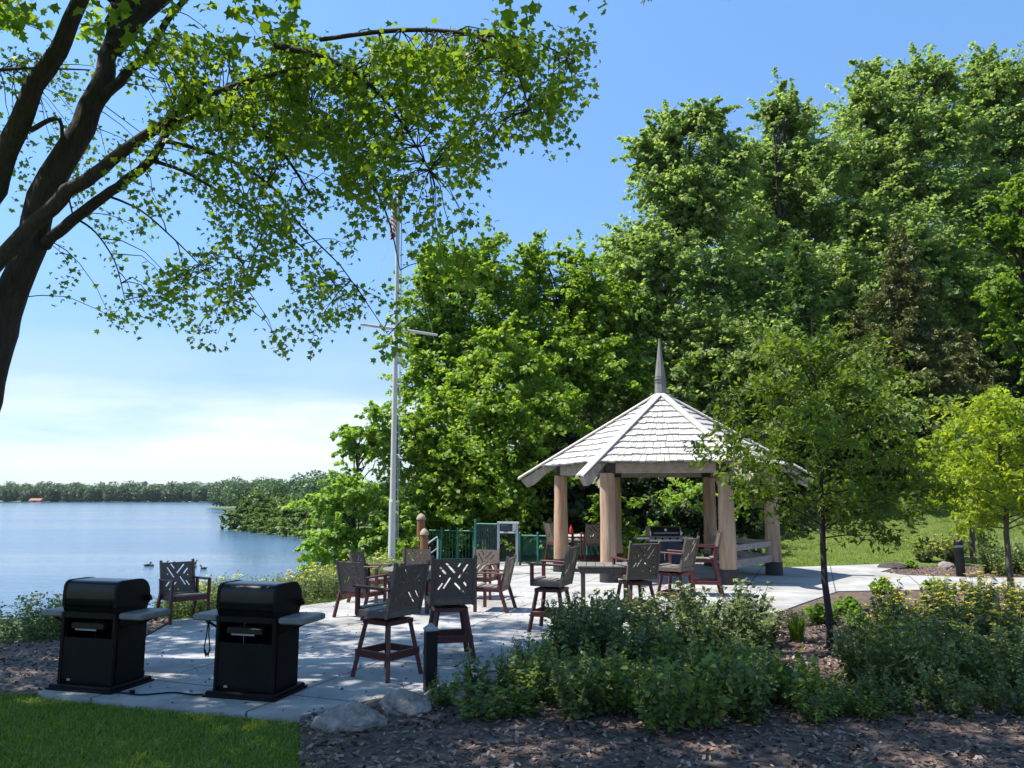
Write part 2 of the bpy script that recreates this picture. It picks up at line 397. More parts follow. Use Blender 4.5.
st1 = N(t, 'ShaderNodeTexNoise'); st1.inputs['Scale'].default_value = .55; st1.inputs['Detail'].default_value = 9; st1.inputs['Roughness'].default_value = .7; t.links.new(g.outputs['Position'], st1.inputs['Vector'])
st2 = N(t, 'ShaderNodeValToRGB'); st2.color_ramp.elements[0].position = .36; st2.color_ramp.elements[0].color = (.72, .69, .65, 1); st2.color_ramp.elements[1].position = .56; t.links.new(st1.outputs['Fac'], st2.inputs[0])
st3 = N(t, 'ShaderNodeMixRGB', blend_type='MULTIPLY'); st3.inputs[0].default_value = 1; t.links.new(rmp.outputs[0], st3.inputs[1]); t.links.new(st2.outputs[0], st3.inputs[2])
mj = N(t, 'ShaderNodeMixRGB'); t.links.new(mxj.outputs[0], mj.inputs[0]); t.links.new(st3.outputs[0], mj.inputs[1]); mj.inputs[2].default_value = (.11, .10, .095, 1)
t.links.new(mj.outputs[0], b.inputs['Base Color']); M['concrete'] = cm
def ground_poly(pix): return [P(a, c) for a, c in pix]
PAT = ground_poly([(38, 692), (150, 704), (300, 716), (340, 706), (380, 698), (440, 690), (490, 671), (530, 658), (600, 642), (680, 630), (760, 619), (800, 604),
                   (838, 591), (930, 589.5), (1160, 592), (1160, 578), (980, 577.5), (905, 575), (880, 571.5), (912, 563), (870, 564.5), (778, 567.5), (700, 561), (640, 560),
                   (420, 564), (404, 579), (340, 601), (250, 612), (176, 620), (68, 680)])
q = MB(); q.prism(PAT, -.16, 0)
patio = q.build('patio', cm); tag(patio, kind='structure')

# mulch beds (a sheet over the ground)
mm = mat('mulch', (.035, .022, .017), .95, 0, 9, 1.0, (1, 1, 1), col2=(.17, .12, .095), world=True, bscale=38, detail=10); M['mulch'] = mm
BED = ground_poly([(300, 714), (340, 703), (380, 696), (440, 687), (490, 668), (530, 655), (600, 639), (680, 627), (760, 616), (800, 601), (838, 589), (930, 587.5), (1180, 590)]) + [Vector((16, 4, 0)), Vector((16, -3, 0)), Vector((-1.2, -3, 0)), P(300, 765)]
q = MB(); q.prism([(p.x, p.y) for p in BED], -.10, -.022)
o = q.build('mulch_bed', mm); tag(o, kind='structure')
ISL = ground_poly([(905, 576), (880, 572), (905, 563), (920, 560), (960, 558), (1040, 555), (1160, 556), (1160, 577), (980, 576.5)])
q = MB(); q.prism([(p.x, p.y) for p in ISL], -.10, -.022); o = q.build('mulch_island', mm); tag(o, kind='structure')
LEFTM = [P(-120, 706), P(-20, 692), P(38, 691), P(66, 679), P(172, 618), P(150, 614), P(60, 636), P(0, 643), P(-140, 650)]
dm = mat('dirt', (.10, .07, .05), .95, 0, 7, 1.0, (1, 1, 1), col2=(.27, .20, .155), world=True, bscale=38, detail=10)
q = MB(); q.prism([(p.x, p.y) for p in LEFTM], -.10, -.028); o = q.build('dirt_strip', dm); tag(o, kind='structure')

# ------------------------------------------------------------------ gazebo
GC = Vector((4.07, 21.2, 0)); GROT = R(-9.5); GR = 2.77
def hexp(k, r, z=0): a = R(60 * k) + GROT; return Vector((r * math.cos(a), r * math.sin(a), z))   # k 0 right, 5 = front right, 4 = front left
gaz = thing('gazebo', 'open six sided log post gazebo with pale shake roof and spire on patio', 'gazebo', GC)
for k in range(6):
    p = hexp(k, GR); q = MB(); rg = random.Random(k)
    pr = [(.205 * (1 + rg.uniform(-.03, .03)) - .004 * i, .33 + i * .28) for i in range(9)]; pr[-1] = (pr[-1][0], 2.575)
    q.lathe(pr, p, 14); o = q.build('post', M['log'], gaz)
    q = MB(); q.lathe([(.222, 0.0), (.222, .34)], p, 14); q.build('post_base', M['postbase'], o)
    # ring beam between this post and the next
    a = hexp(k, GR + .02, 2.705); c = hexp(k + 1, GR + .02, 2.705); d = unit(c - a)
    q = MB(); q.bar(a + d * .20, c - d * .20, .17, .26, bev=.01); q.build('beam', M['beam'], gaz)
    q = MB(); q.bar(a - d * .02, a + d * .22, .19, .30, bev=.01); c2 = a; d0 = unit(hexp(k - 1, GR + .02, 2.705) - a)
    q.bar(a - d0 * .02, a + d0 * .22, .188, .302, bev=.01); q.build('corner_plate', M['plate'], gaz)
AP = 4.82; SL = .595; RE = 3.92; RP = 3.22
def roofz(r): return AP - SL * r
for k in range(6):
    # hip rafter with clipped tail and wide cap board
    e = hexp(k, 1); a = hexp(k, .12, roofz(.12) - .19); c = hexp(k, RE - .10, roofz(RE - .10) - .19)
    perp = Vector((-e.y, e.x, 0))
    q = MB()
    prof = [(.1, -.07), (RE - .06, -.07), (RE - .22, -.36), (RE - .42, -.40), (RE - .75, -.30), (.1, -.28)]
    vs = []
    for s_ in (-.07, .07):
        for r_, dz in prof: vs.append(e * r_ + perp * s_ + Vector((0, 0, roofz(r_) + dz)))
    n = len(prof); q.add(vs, [tuple(range(n)), tuple(range(2 * n - 1, n - 1, -1))] + [(i, n + i, n + (i + 1) % n, (i + 1) % n) for i in range(n)])
    q.build('hip_rafter', M['beam'], gaz)
    q = MB()
    for s_ in (-1, 1):
        vs = []
        for r_ in (.06, RE + .03):
            for off, dz in ((0, .075), (.11, .032), (.11, -.008), (0, .03)):
                vs.append(e * r_ + perp * s_ * off + Vector((0, 0, roofz(r_) + dz)))
        q.add(vs, [(0, 1, 2, 3), (7, 6, 5, 4), (0, 4, 5, 1), (1, 5, 6, 2), (2, 6, 7, 3), (3, 7, 4, 0)])
    q.build('hip_cap', M['hipcap'], gaz)
q = MB(); NC = 11; rg = random.Random(4)
for k in range(6):
    A = hexp(k, 1); B = hexp(k + 1, 1)
    nrm = unit((A + B) / 2 * 1.0 + Vector((0, 0, 1)) * (1 / SL) * ((A + B) / 2).length ** 2) if False else None
    slope = SL / math.cos(R(30)); mid = unit(A + B); nv = unit(Vector((mid.x * slope, mid.y * slope, 1))); dn = unit(Vector((mid.x, mid.y, -slope)))
    # deck below the shakes
    q.add([Vector((0, 0, AP - .05)), A * RP + Vector((0, 0, roofz(RP) - .06)), B * RP + Vector((0, 0, roofz(RP) - .06))], [(0, 1, 2)])
    q.add([Vector((0, 0, AP - .10)), A * RP + Vector((0, 0, roofz(RP) - .10)), B * RP + Vector((0, 0, roofz(RP) - .10))], [(0, 1, 2)])
    for c in range(NC):
        r0 = .10 + (RP - .04) * c / NC; r1 = .10 + (RP - .04) * (c + 1) / NC + .04
        n = max(1, int(r1 / .17)); xs = [0]
        for i in range(n): xs.append(xs[-1] + rg.uniform(.6, 1.4))
        xs = [v / xs[-1] for v in xs]
        for i in range(n):
            gap = .006 / max(r1, .2); u0 = xs[i] + gap; u1 = xs[i + 1] - gap
            ex = rg.uniform(-.03, .02); th = rg.uniform(.026, .05)
            top = [(A.lerp(B, u)) * r0 + Vector((0, 0, roofz(r0) - .03)) for u in (u0, u1)]
            bot = [(A.lerp(B, u)) * (r1 + ex) + Vector((0, 0, roofz(r1 + ex) + .012)) for u in (u0, u1)]
            vs = [top[0], top[1], bot[1], bot[0]]; vs = vs + [v - nv * th for v in vs]
            q.add(vs, [(0, 1, 2, 3), (7, 6, 5, 4), (3, 2, 6, 7), (0, 3, 7, 4), (1, 5, 6, 2)])
roof = q.build('roof', M['shake'], gaz)
q = MB(); q.lathe([(.17, AP - .1), (.15, AP + .28)], (0, 0, 0), 8, smooth=False)
q.lathe([(.165, AP + .28), (.165, AP + .31)], n=8, smooth=False); q.lathe([(.14, AP + .31), (.14, AP + .36)], n=8, smooth=False)
q.lathe([(.16, AP + .36), (.16, AP + .39)], n=8, smooth=False); q.lathe([(.14, AP + .39), (.14, AP + .44)], n=8, smooth=False)
q.lathe([(.145, AP + .44), (.015, AP + 1.52)], n=8, smooth=False); q.build('spire', M['spire'], gaz)
for k in (5, 0):            # rails and bench boards on the right hand sides
    a, c = hexp(k, GR), hexp(k + 1, GR); d = unit(c - a); a = a + d * .19; c = c - d * .19
    q = MB(); q.bar(a + Vector((0, 0, .80)), c + Vector((0, 0, .80)), .07, .14); q.build('rail', M['beam'], gaz)
    inn = -unit((a + c) / 2)
    q = MB(); q.bar(a + Vector((0, 0, .43)), c + Vector((0, 0, .43)), .07, .18)
    for j in range(3):
        q.bar(a + inn * (.12 + .15 * j) + Vector((0, 0, .47)), c + inn * (.12 + .15 * j) + Vector((0, 0, .47)), .135, .05)
    q.build('bench_board', M['beam'], gaz)

# ------------------------------------------------------------------ chairs
SLOTS = [(355, 215, 415, 270), (325, 240, 362, 275), (460, 208, 432, 240), (490, 228, 438, 295), (390, 292, 350, 345), (415, 318, 478, 372), (470, 315, 503, 348), (345, 318, 318, 350)]
BW, BH = .50, .50
def back_panel_mesh():
    q = MB(); q.box((0, 0, 0), (BW, .022, BH))
    base = q.build('tmp_panel', M['grey_lumber'])
    c = MB()
    for x0, y0, x1, y1 in SLOTS:
        a = Vector(((x0 - 290) / 235 * BW - BW / 2, 0, BH / 2 - (y0 - 200) / 190 * BH)); d = Vector(((x1 - 290) / 235 * BW - BW / 2, 0, BH / 2 - (y1 - 200) / 190 * BH))
        c.bar(a, d, .1, .024, up=Vector((0, 1, 0)).cross(unit(d - a)), bev=0)
    for u, v in ((-.17, .03), (.17, .06), (0, -.2), (0, .2)):
        c.box((u, 0, v), (.022, .1, .022), Matrix.Rotation(R(45), 3, 'Y'))
    cut = c.build('tmp_cut', M['grey_lumber'])
    md = base.modifiers.new('b', 'BOOLEAN'); md.object = cut; md.operation = 'DIFFERENCE'; md.solver = 'EXACT'
    bpy.context.view_layer.update()
    me = bpy.data.meshes.new_from_object(base.evaluated_get(bpy.context.evaluated_depsgraph_get())); me.name = 'back_panel'
    bpy.data.objects.remove(base); bpy.data.objects.remove(cut)
    return me
PANEL = back_panel_mesh()
def chair(kind, label, cat):
    """kind: swivel (bar stool base), bar (tall, four legs), low (dining height); faces +Y"""
    t = thing({'swivel': 'swivel_bar_chair', 'bar': 'bar_chair', 'low': 'armchair'}[kind], label, cat)
    sh = {'swivel': .76, 'bar': .76, 'low': .43}[kind]; hw = .27; lean = R(13)
    q = MB(); n = 5
    for i in range(n):
        y = -.20 + i * .105; z = sh - .012 + (.018 if i in (0, 4) else 0) - (.008 if i == 1 else 0)
        q.box((0, y, z), (.50, .094, .024), bev=.004)
    q.build('seat', M['seat_grey'], t)
    q = MB()
    for s_ in (-1, 1): q.box((s_ * hw, 0, sh - .045), (.035, .50, .075), bev=.004)
    q.box((0, .245, sh - .045), (.50, .03, .075), bev=.004); q.box((0, -.235, sh - .045), (.50, .03, .075), bev=.004)
    q.build('seat_frame', M['grey_lumber'] if kind == 'swivel' else M['red_lumber'], t)
    by = -.25; bz = sh + .03; u = Vector((0, -math.sin(lean), math.cos(lean)))
    b0 = Vector((0, by, bz))
    bo = bpy.data.objects.new('backrest', PANEL); COL.objects.link(bo); bo.parent = t
    bo.location = b0 + u * (BH / 2 - .02); bo.rotation_euler = (lean, 0, 0)
    for s_ in (-1, 1):
        q = MB()
        lo = b0 + Vector((s_ * hw, 0, 0)) - u * .12
        q.bar(lo, b0 + Vector((s_ * hw, 0, 0)) + u * (BH + .02), .038, .045, up=(0, 1, 0))
        q.build('back_post', M['grey_lumber'], t)
        q = MB(); q.bar((s_ * (hw + .01), -.30, sh + .235), (s_ * (hw + .01), .27, sh + .25), .075, .028); q.build('armrest', M['red_lumber'], t)
        if kind != 'low' and kind != 'bar':
            q = MB(); q.bar((s_ * (hw + .005), .225, sh - .07), (s_ * (hw + .005), .225, sh + .236), .038, .055, up=(0, 1, 0)); q.build('arm_post', M['red_lumber'], t)
        else:
            q = MB(); q.bar((s_ * (hw + .037), .225, 0), (s_ * (hw + .037), .225, sh + .236), .038, .06, up=(0, 1, 0)); q.build('leg', M['red_lumber'], t)
            q = MB(); q.bar((s_ * (hw + .037), -.36, 0), (s_ * (hw + .037), -.21, sh + .03), .038, .06, up=(0, 1, 0))
            q.bar((s_ * (hw + .037), -.21, sh + .03), (s_ * (hw + .037), -.24, sh + .236), .038, .05, up=(0, 1, 0)); q.build('leg', M['red_lumber'], t)
            if kind == 'bar':
                q = MB(); q.bar((s_ * (hw + .037), .20, .28), (s_ * (hw + .037), -.29, .28), .03, .06); q.build('stretcher', M['red_lumber'], t)
    if kind == 'bar':
        q = MB(); q.bar((-hw - .018, .225, .24), (hw + .018, .225, .24), .03, .08); q.bar((-hw - .018, -.31, .24), (hw + .018, -.31, .24), .03, .06); q.build('stretcher', M['red_lumber'], t)
    if kind == 'swivel':
        q = MB(); q.lathe([(.13, sh - .125), (.13, sh - .112), (.07, sh - .11), (.07, sh - .098), (.15, sh - .096), (.15, sh - .083)], n=16); q.build('swivel_plate', M['black_metal'], t)
        q = MB(); top = sh - .15
        for s_ in (-1, 1):
            q.bar((-.20, s_ * .19, top), (.20, s_ * .19, top), .05, .05); q.bar((s_ * .19, -.165, top), (s_ * .19, .165, top), .05, .049)
        q.box((0, 0, top + .012), (.30, .30, .03)); q.build('stool_top', M['red_lumber'], t)
        for a in (-1, 1):
            for c in (-1, 1):
                q = MB(); q.bar((a * .18, c * .18, top - .02), (a * .275, c * .275, 0.0), .05, .05); q.build('leg', M['red_lumber'], t)
        q = MB(); e_ = .245
        for s_ in (-1, 1):
            q.bar((-e_ - .02, s_ * e_, .26), (e_ + .02, s_ * e_, .26), .03, .085); q.bar((s_ * (e_ - .0), -e_ + .02, .262), (s_ * (e_ - .0), e_ - .02, .262), .03, .08)
        q.build('stretcher', M['red_lumber'], t)
    return t
def put(o, p, face, stool_rot=None):
    o.location = (p.x, p.y, .0); o.rotation_euler = (0, 0, math.atan2(-face[0], face[1]))
    return o
CH = {}
def new_chair(kind, label, p, face, group):
    cat = {'swivel': 'bar chair', 'bar': 'bar chair', 'low': 'armchair'}[kind]
    if kind not in CH: CH[kind] = chair(kind, label, cat); o = CH[kind]
    else: o = copy_tree(CH[kind]); 
    tag(o, label, cat, group); return put(o, p, face)
G1 = 'wooden chairs with lattice backs on the patio'
new_chair('swivel', 'tall swivel chair facing left in front of the round table, nearest of the chairs', P(387, 675), (-.82, .57), G1)
new_chair('swivel', 'tall swivel chair with its lattice back square to the viewer beside the square bollard', P(449, 657), (-.22, .97), G1)
new_chair('swivel', 'tall swivel chair facing left with its legs partly behind the leafy bed', P(552, 630), (-.93, .36), G1)
new_chair('swivel', 'tall swivel chair at the right side of the square table, lattice back lit', P(636, 620), (-.35, .94), G1)
new_chair('swivel', 'tall swivel chair right of the square table below the silver grill', P(676, 608), (-.80, .60), G1)
new_chair('bar', 'rightmost tall chair in front of the gazebo post, seen side on', P(704, 595), (-.99, .15), G1)
new_chair('low', 'low armchair standing alone at the lake edge of the patio between the black grills', P(183, 621), (.72, -.70), G1)
new_chair('low', 'low armchair at the left side of the round table, back turned to the lake', P(362, 616), (.50, .86), G1)
new_chair('low', 'low armchair behind the left side of the round table near the flagpole', P(372, 601), (.95, -.25), G1)
new_chair('low', 'low armchair behind the round table in front of the brown pilings', P(416, 597), (.1, -1), G1)
new_chair('low', 'low armchair behind the right side of the round table in front of the green gate', P(480, 598), (-.35, -.94), G1)
new_chair('low', 'low armchair at the right side of the round table, seen side on facing left', P(492, 610), (-.97, .25), G1)

# round dining table
pt = P(413, 611)
t = thing('round_table', 'round grey table ringed by low armchairs', 'table', (pt.x, pt.y, 0))
q = MB(); q.lathe([(.52, .715), (.55, .725), (.55, .745), (.54, .752)], n=32, smooth=False); q.build('tabletop', M['seat_grey'], t)
q = MB(); q.lathe([(.46, .64), (.46, .714)], n=24); q.build('apron', M['grey_lumber'], t)
for k in range(4):
    a = R(45 + 90 * k); q = MB(); q.bar((.35 * math.cos(a), .35 * math.sin(a), .64), (.40 * math.cos(a), .40 * math.sin(a), 0), .06, .06); q.build('leg', M['red_lumber'], t)
# square table
pt = P(605, 618); 
t = thing('square_table', 'small square grey table between two tall swivel chairs', 'table', (pt.x, pt.y, 0), R(-6))
q = MB()
for i in range(6): q.box((-.375 + i * .15, 0, .875), (.142, .80, .028), bev=.004)
q.build('tabletop', M['seat_grey'], t)
q = MB()
for s_ in (-1, 1):
    q.bar((-.40, s_ * .36, .81), (.40, s_ * .36, .81), .03, .09); q.bar((s_ * .40, -.34, .81), (s_ * .40, .34, .81), .03, .089)
q.build('apron', M['grey_lumber'], t)
for a in (-1, 1):
    for c in (-1, 1):
        q = MB(); q.bar((a * .36, c * .32, 0), (a * .36, c * .32, .80), .065, .065, up=(0, 1, 0)); q.build('leg', M['grey_lumber'], t)
# covered table inside the gazebo + its two tall chairs
pt = Vector((X(586, 22.6), 22.6, 0))
t = thing('covered_table', 'dark red frame table under a pale grey cover, inside the gazebo', 'table', pt, R(4))
q = MB(); q.box((0, 0, .875), (1.15, .75, .05), bev=.01); q.build('tabletop', M['red_lumber'], t)
for a in (-1, 1):
    for c in (-1, 1):
        q = MB(); q.bar((a * .50, c * .31, 0), (a * .50, c * .31, .85), .07, .07, up=(0, 1, 0)); q.build('leg', M['red_lumber'], t)
q = MB(); q.bar((-.5, -.31, .3), (.5, -.31, .3), .03, .08); q.bar((-.5, .31, .3), (.5, .31, .3), .03, .08); q.build('stretcher', M['red_lumber'], t)
q = MB(); vs = []; fs = []
nxg, nyg = 14, 8; rg = random.Random(8)
for j in range(nyg):
    for i in range(nxg):
        x = -.64 + 1.28 * i / (nxg - 1); y = -.43 + .86 * j / (nyg - 1)
        edge = i in (0, nxg - 1) or j in (0, nyg - 1); vs.append((x * (1.01 if edge else .92), y * (1.01 if edge else .9), .79 + rg.uniform(-.03, .03) if edge else .912 + rg.uniform(0, .03)))
fs = [(j * nxg + i, j * nxg + i + 1, (j + 1) * nxg + i + 1, (j + 1) * nxg + i) for j in range(nyg - 1) for i in range(nxg - 1)]
q.add(vs, fs, True); o = q.build('table_cover', M['cloth'], loc=pt); o.rotation_euler = (0, 0, R(4)); md = o.modifiers.new('solid', 'SOLIDIFY'); md.thickness = .008; md.offset = 1
tag(o, 'pale grey cover lying on the dark red table in the gazebo', 'table cover')
q = MB(); q.lathe([(.045, 0), (.05, .02), (.05, .16), (.03, .2), (.018, .22), (.018, .27)], n=14); o = q.build('bottle', M['red'], loc=pt + Vector((-.42, -.1, .94)))
tag(o, 'small red bottle standing on the grey covered table', 'bottle')
new_chair('bar', 'tall dark chair at the left end of the covered table in the gazebo', pt + Vector((-.75, -.45, 0)), (.9, .4), G1)
new_chair('bar', 'tall dark chair in front of the covered table in the gazebo', pt + Vector((.15, -.75, 0)), (-.1, 1), G1)

# ------------------------------------------------------------------ grills
def round_prof(dep, z0, h):
    """lid profile in (y, z)"""
    p = [(-dep / 2, z0), (-dep / 2 - .005, z0 + h * .35)]
    for a in range(0, 91, 15): p.append((-dep / 2 + .085 - .085 * math.cos(R(a)), z0 + h - .085 + .085 * math.sin(R(a)))) 
    for a in range(90, -1, -15): p.append((dep / 2 - .17 + .17 * math.cos(R(a)), z0 + h - .17 + .17 * math.sin(R(a)) - .0))
    p.append((dep / 2 + .005, z0 + .02)); p.append((dep / 2, z0)); return p
def black_grill(label, p, rz, seed):
    t = thing('barbecue_grill', label, 'grill', (p.x, p.y, 0), rz, 'black grills on the near edge of the patio')
    W, DP = .70, .50
    q = MB(); q.box((0, 0, .035), (W + .10, DP + .12, .05), bev=.012); q.box((0, .0, .012), (W + .14, DP + .16, .022), bev=.004); q.build('base', M['black_metal'], t)
    q = MB(); h = .80
    # cart seen from behind: corner posts, sides, lower panel, recessed upper opening
    for a in (-1, 1):
        q.box((a * (W / 2 - .02), -DP / 2 + .02, .06 + (h - .06) / 2), (.04, .04, h - .06), bev=.005)
        q.box((a * (W / 2 - .012), 0.02, .06 + (h - .06) / 2), (.02, DP - .08, h - .066))
    q.box((0, DP / 2 - .012, .06 + (h - .06) / 2), (W - .05, .02, h - .066))
    q.box((0, -DP / 2 + .018, .315), (W - .082, .018, .44)); q.box((0, -DP / 2 + .016, h - .03), (W - .082, .024, .06))
    q.box((0, -DP / 2 + .05, .09), (W - .082, .02, .06)); q.build('cart', M['black_metal'], t)
    q = MB(); q.extrude_x([(-DP / 2 + .02, h - .002), (-DP / 2 - .005, h + .055), (DP / 2 + .005, h + .055), (DP / 2 - .02, h - .002)], -W / 2 + .01, W / 2 - .01); q.build('firebox', M['black_metal'], t)
    q = MB(); q.box((-.02, -DP / 2 + .09, .655), (.42, .16, .07), bev=.01); q.build('drip_tray', M['black_gloss'], t)
    q = MB(); q.box((-.03, -DP / 2 + .006, .62), (.27, .004, .016)); q.build('vent_strip', M['bollard_cap'], t)
    q = MB(); q.extrude_x(round_prof(DP, h + .058, .27), -W / 2 + .035, W / 2 - .035, True); lid = q.build('lid', M['black_gloss'], t)
    for a in (-1, 1):
        q = MB(); pr = [(y * 1.02, z + (.006 if z > h + .1 else -.0)) for y, z in round_prof(DP, h + .058, .27)]
        q.extrude_x(pr, a * (W / 2 - .035), a * (W / 2)); q.build('lid_end', M['black_metal'], lid)
    q = MB(); q.tube([(-.24, DP / 2 + .07, h + .16), (.24, DP / 2 + .07, h + .16)], .016, 10)
    for a in (-1, 1): q.bar((a * .22, DP / 2 - .01, h + .15), (a * .22, DP / 2 + .07, h + .16), .03, .04)
    q.build('handle', M['black_metal'], lid)
    q = MB(); q.tube([(W / 2, DP / 2 - .05, h + .10), (W / 2 + .045, DP / 2 - .03, h + .12)], [.03, .035], 10); q.build('knob', M['black_metal'], t)
    for a in (-1, 1):
        q = MB(); q.box((a * (W / 2 + .16), 0, h - .03), (.30, DP - .04, .065), bev=.014)
        o = q.build('side_shelf', M['shelf_grey'], t)
        q = MB(); q.bar((a * (W / 2 + .0), -.15, h - .16), (a * (W / 2 + .2), -.15, h - .065), .025, .02); q.bar((a * (W / 2 + .0), .15, h - .16), (a * (W / 2 + .2), .15, h - .065), .025, .02)
        q.build('bracket', M['black_metal'], o)
    for a in (-1, 1):
        q = MB(); q.tube([(a * (W / 2 - .06) - .02, DP / 2 + .005, .085), (a * (W / 2 - .06) + .02, DP / 2 + .005, .085)], .04, 12); q.build('wheel', M['black_metal'], t)
    q = MB(); q.box((-.2, -DP / 2 + .0, .10), (.04, .006, .02)); q.build('plate', M['piling_top'], t)
    return t
g1 = P(101, 685); g2 = P(256, 692)
black_grill('black gas grill with closed lid and grey side shelves at the left end of patio', g1, R(-15), 1)
black_grill('black gas grill with tongs hanging from its grey left shelf, in front of the lake', g2, R(-15), 2)
# tongs hanging on the second grill, tools lying on the shelves
def rotz(v, a): return Vector((v[0] * math.cos(a) - v[1] * math.sin(a), v[0] * math.sin(a) + v[1] * math.cos(a), v[2]))
hp = Vector((g2.x, g2.y, 0)) + rotz((-.44, -.235, 0), R(-15))
q = MB()
for s_ in (-1, 1): q.tube([(s_ * .004, 0, .74), (s_ * .012, -.01, .60), (s_ * .03, -.01, .47), (s_ * .012, 0, .385)], .007, 6)
q.lathe([(.02, .715), (.022, .745)], n=10); q.tube([(-.03, 0, .455), (0, 0, .40), (.03, 0, .455)], .012, 6)
o = q.build('tongs', M['black_metal'], loc=hp + Vector((0, -.02, 0))); tag(o, 'dark metal tongs hanging from the left shelf of the right black grill', 'tongs')
hp = Vector((g2.x, g2.y, .80)) + rotz((-.40, .06, 0), R(-15))
q = MB(); q.box((0, 0, .022), (.11, .08, .04), bev=.01); q.box((.0, 0, .05), (.05, .05, .02), bev=.006)
o = q.build('grill_brush', M['navy'], loc=hp); tag(o, 'dark grill brush lying on the left shelf of the right grill', 'brush')
hp = Vector((g1.x, g1.y, .80)) + rotz((-.42, -.02, 0), R(-15))
q = MB(); q.tube([(.09, 0, .015), (.0, 0, .03), (-.10, .02, .06)], [.014, .012, .008], 8); q.tube([(-.02, 0, .03), (-.07, -.04, .05)], .007, 6); q.box((.05, 0, .012), (.10, .03, .022))
o = q.build('gas_lighter', M['black_metal'], loc=hp); tag(o, 'black lighter lying on the left shelf of the left grill', 'lighter')
# gas hose on the slab
q = MB(); a = Vector((g1.x, g1.y, 0)) + rotz((.33, -.33, 0), R(-15)); b_ = Vector((g2.x, g2.y, 0)) + rotz((-.38, -.2, 0), R(-15))
pts = [a.lerp(b_, i / 14) + Vector((0, .05 * math.sin(i * .9) - .02, .012)) for i in range(15)]
q.tube(pts, .009, 6); q.lathe([(.03, .0), (.03, .03)], a.lerp(b_, .25) + Vector((0, .03, .002)), 10)
o = q.build('gas_hose', M['black_metal']); tag(o, 'thin black hose lying on the slab between the black grills', 'hose')

# silver grill in the gazebo
pg = Vector((X(664, 21.6), 21.6, 0))
t = thing('barbecue_grill', 'silver and dark gas grill with knobs inside the gazebo', 'grill', pg, R(3))
q = MB(); q.box((0, 0, .43), (.82, .52, .78), bev=.01); q.build('cart', M['navy'], t)
for a in (-1, 1):
    q = MB(); q.box((a * .205, -.27, .42), (.385, .02, .66), bev=.006); d_ = q.build('door', M['navy'], t)
    q = MB(); q.tube([(a * .05, -.30, .32), (a * .05, -.30, .56)], .011, 8); q.bar((a * .05, -.28, .34), (a * .05, -.30, .34), .012, .012); q.bar((a * .05, -.28, .54), (a * .05, -.30, .54), .012, .012); q.build('handle', M['steel'], d_)
q = MB(); q.extrude_x([(-.30, .82), (-.30, .87), (-.255, .955), (.26, .955), (.26, .82)], -.44, .44); q.build('control_panel', M['steel'], t)
for i in range(4):
    q = MB(); q.tube([(-.3 + i * .2, -.285, .885), (-.3 + i * .2, -.335, .90)], [.03, .026], 12); q.build('knob', M['black_gloss'], t)
q = MB(); pr = [(-y, z) for y, z in round_prof(.52, .957, .25)]; q.extrude_x(pr, -.40, .40, True); lid = q.build('lid', M['black_gloss'], t)
for a in (-1, 1): q = MB(); q.extrude_x([(y * 1.02, z + .004) for y, z in pr], a * .40, a * .43); q.build('lid_end', M['steel'], lid)
q = MB(); q.tube([(-.33, -.31, 1.04), (.33, -.31, 1.04)], .016, 10)
for a in (-1, 1): q.bar((a * .3, -.25, 1.04), (a * .3, -.31, 1.04), .02, .03)
q.build('handle', M['steel'], lid)
q = MB(); q.lathe([(.035, 0), (.035, .008)], (0, 0, 0), 16); 
o = q.build('thermometer', M['white'], lid); o.location = (0, -.262, 1.12); o.rotation_euler = (R(78), 0, 0)
for a in (-1, 1):
    q = MB(); q.box((a * .60, 0, .90), (.33, .48, .06), bev=.01); q.build('side_shelf', M['steel'], t)
for a in (-1, 1):
    for c in (-1, 1):
        q = MB(); q.tube([(a * .36 - .015, c * .2, .022), (a * .36 + .015, c * .2, .022)], .022, 10); q.build('wheel', M['black_metal'], t)

# ------------------------------------------------------------------ flagpole
fp = Vector((X(391.5, 21.0), 21.0, 0)); ptop = D(391, 182, 21.0).z
t = thing('flagpole', 'tall pale grey flagpole with a yard arm, behind the round table', 'flagpole', (fp.x, fp.y, -.03))
q = MB(); q.tube([(0, 0, 0), (0, 0, 1.9)], .095, 16); q.tube([(0, 0, 1.9), (0, 0, 1.97)], [.095, .08], 16); 
q.tube([(0, 0, 1.97), (-.01, 0, 5.5), (-.02, 0, ptop)], [.08, .068, .045], 14); q.build('pole', M['flagpole'], t)
q = MB(); q.lathe([(.02, 0), (.08, .04), (.1, .1), (.08, .17), (.02, .2)], (-.02, 0, ptop - .02), 16); q.build('finial', M['steel'], t)
q = MB(); q.lathe([(.19, 0.035), (.19, .055), (.12, .10)], n=20); q.build('collar', M['flagpole'], t)
ya = D(360, 323, 20.35) - fp; yb = D(437, 334, 21.75) - fp
q = MB(); q.tube([ya, ya.lerp(yb, .5), yb], [.035, .05, .035], 10); q.build('yard_arm', M['flagpole'], t)
q = MB(); q.tube([(.13, -.03, .9), (.12, -.03, 4), (.07, -.02, ptop - .1)], .008, 5); q.tube([(.16, .0, .9), (.15, .0, 4), (.08, .0, ptop - .1)], .008, 5)
for s_ in (ya, yb): q.tube([s_ * .96, Vector((0.03, 0, ptop - .6))], .006, 4)
q.build('halyard', M['flagpole'], t)
q = MB(); q.bar((.09, 0, .95), (.17, 0, .95), .03, .03); q.bar((.16, 0, .87), (.16, 0, 1.03), .02, .02, up=(0, 1, 0)); q.build('cleat', M['steel'], t)
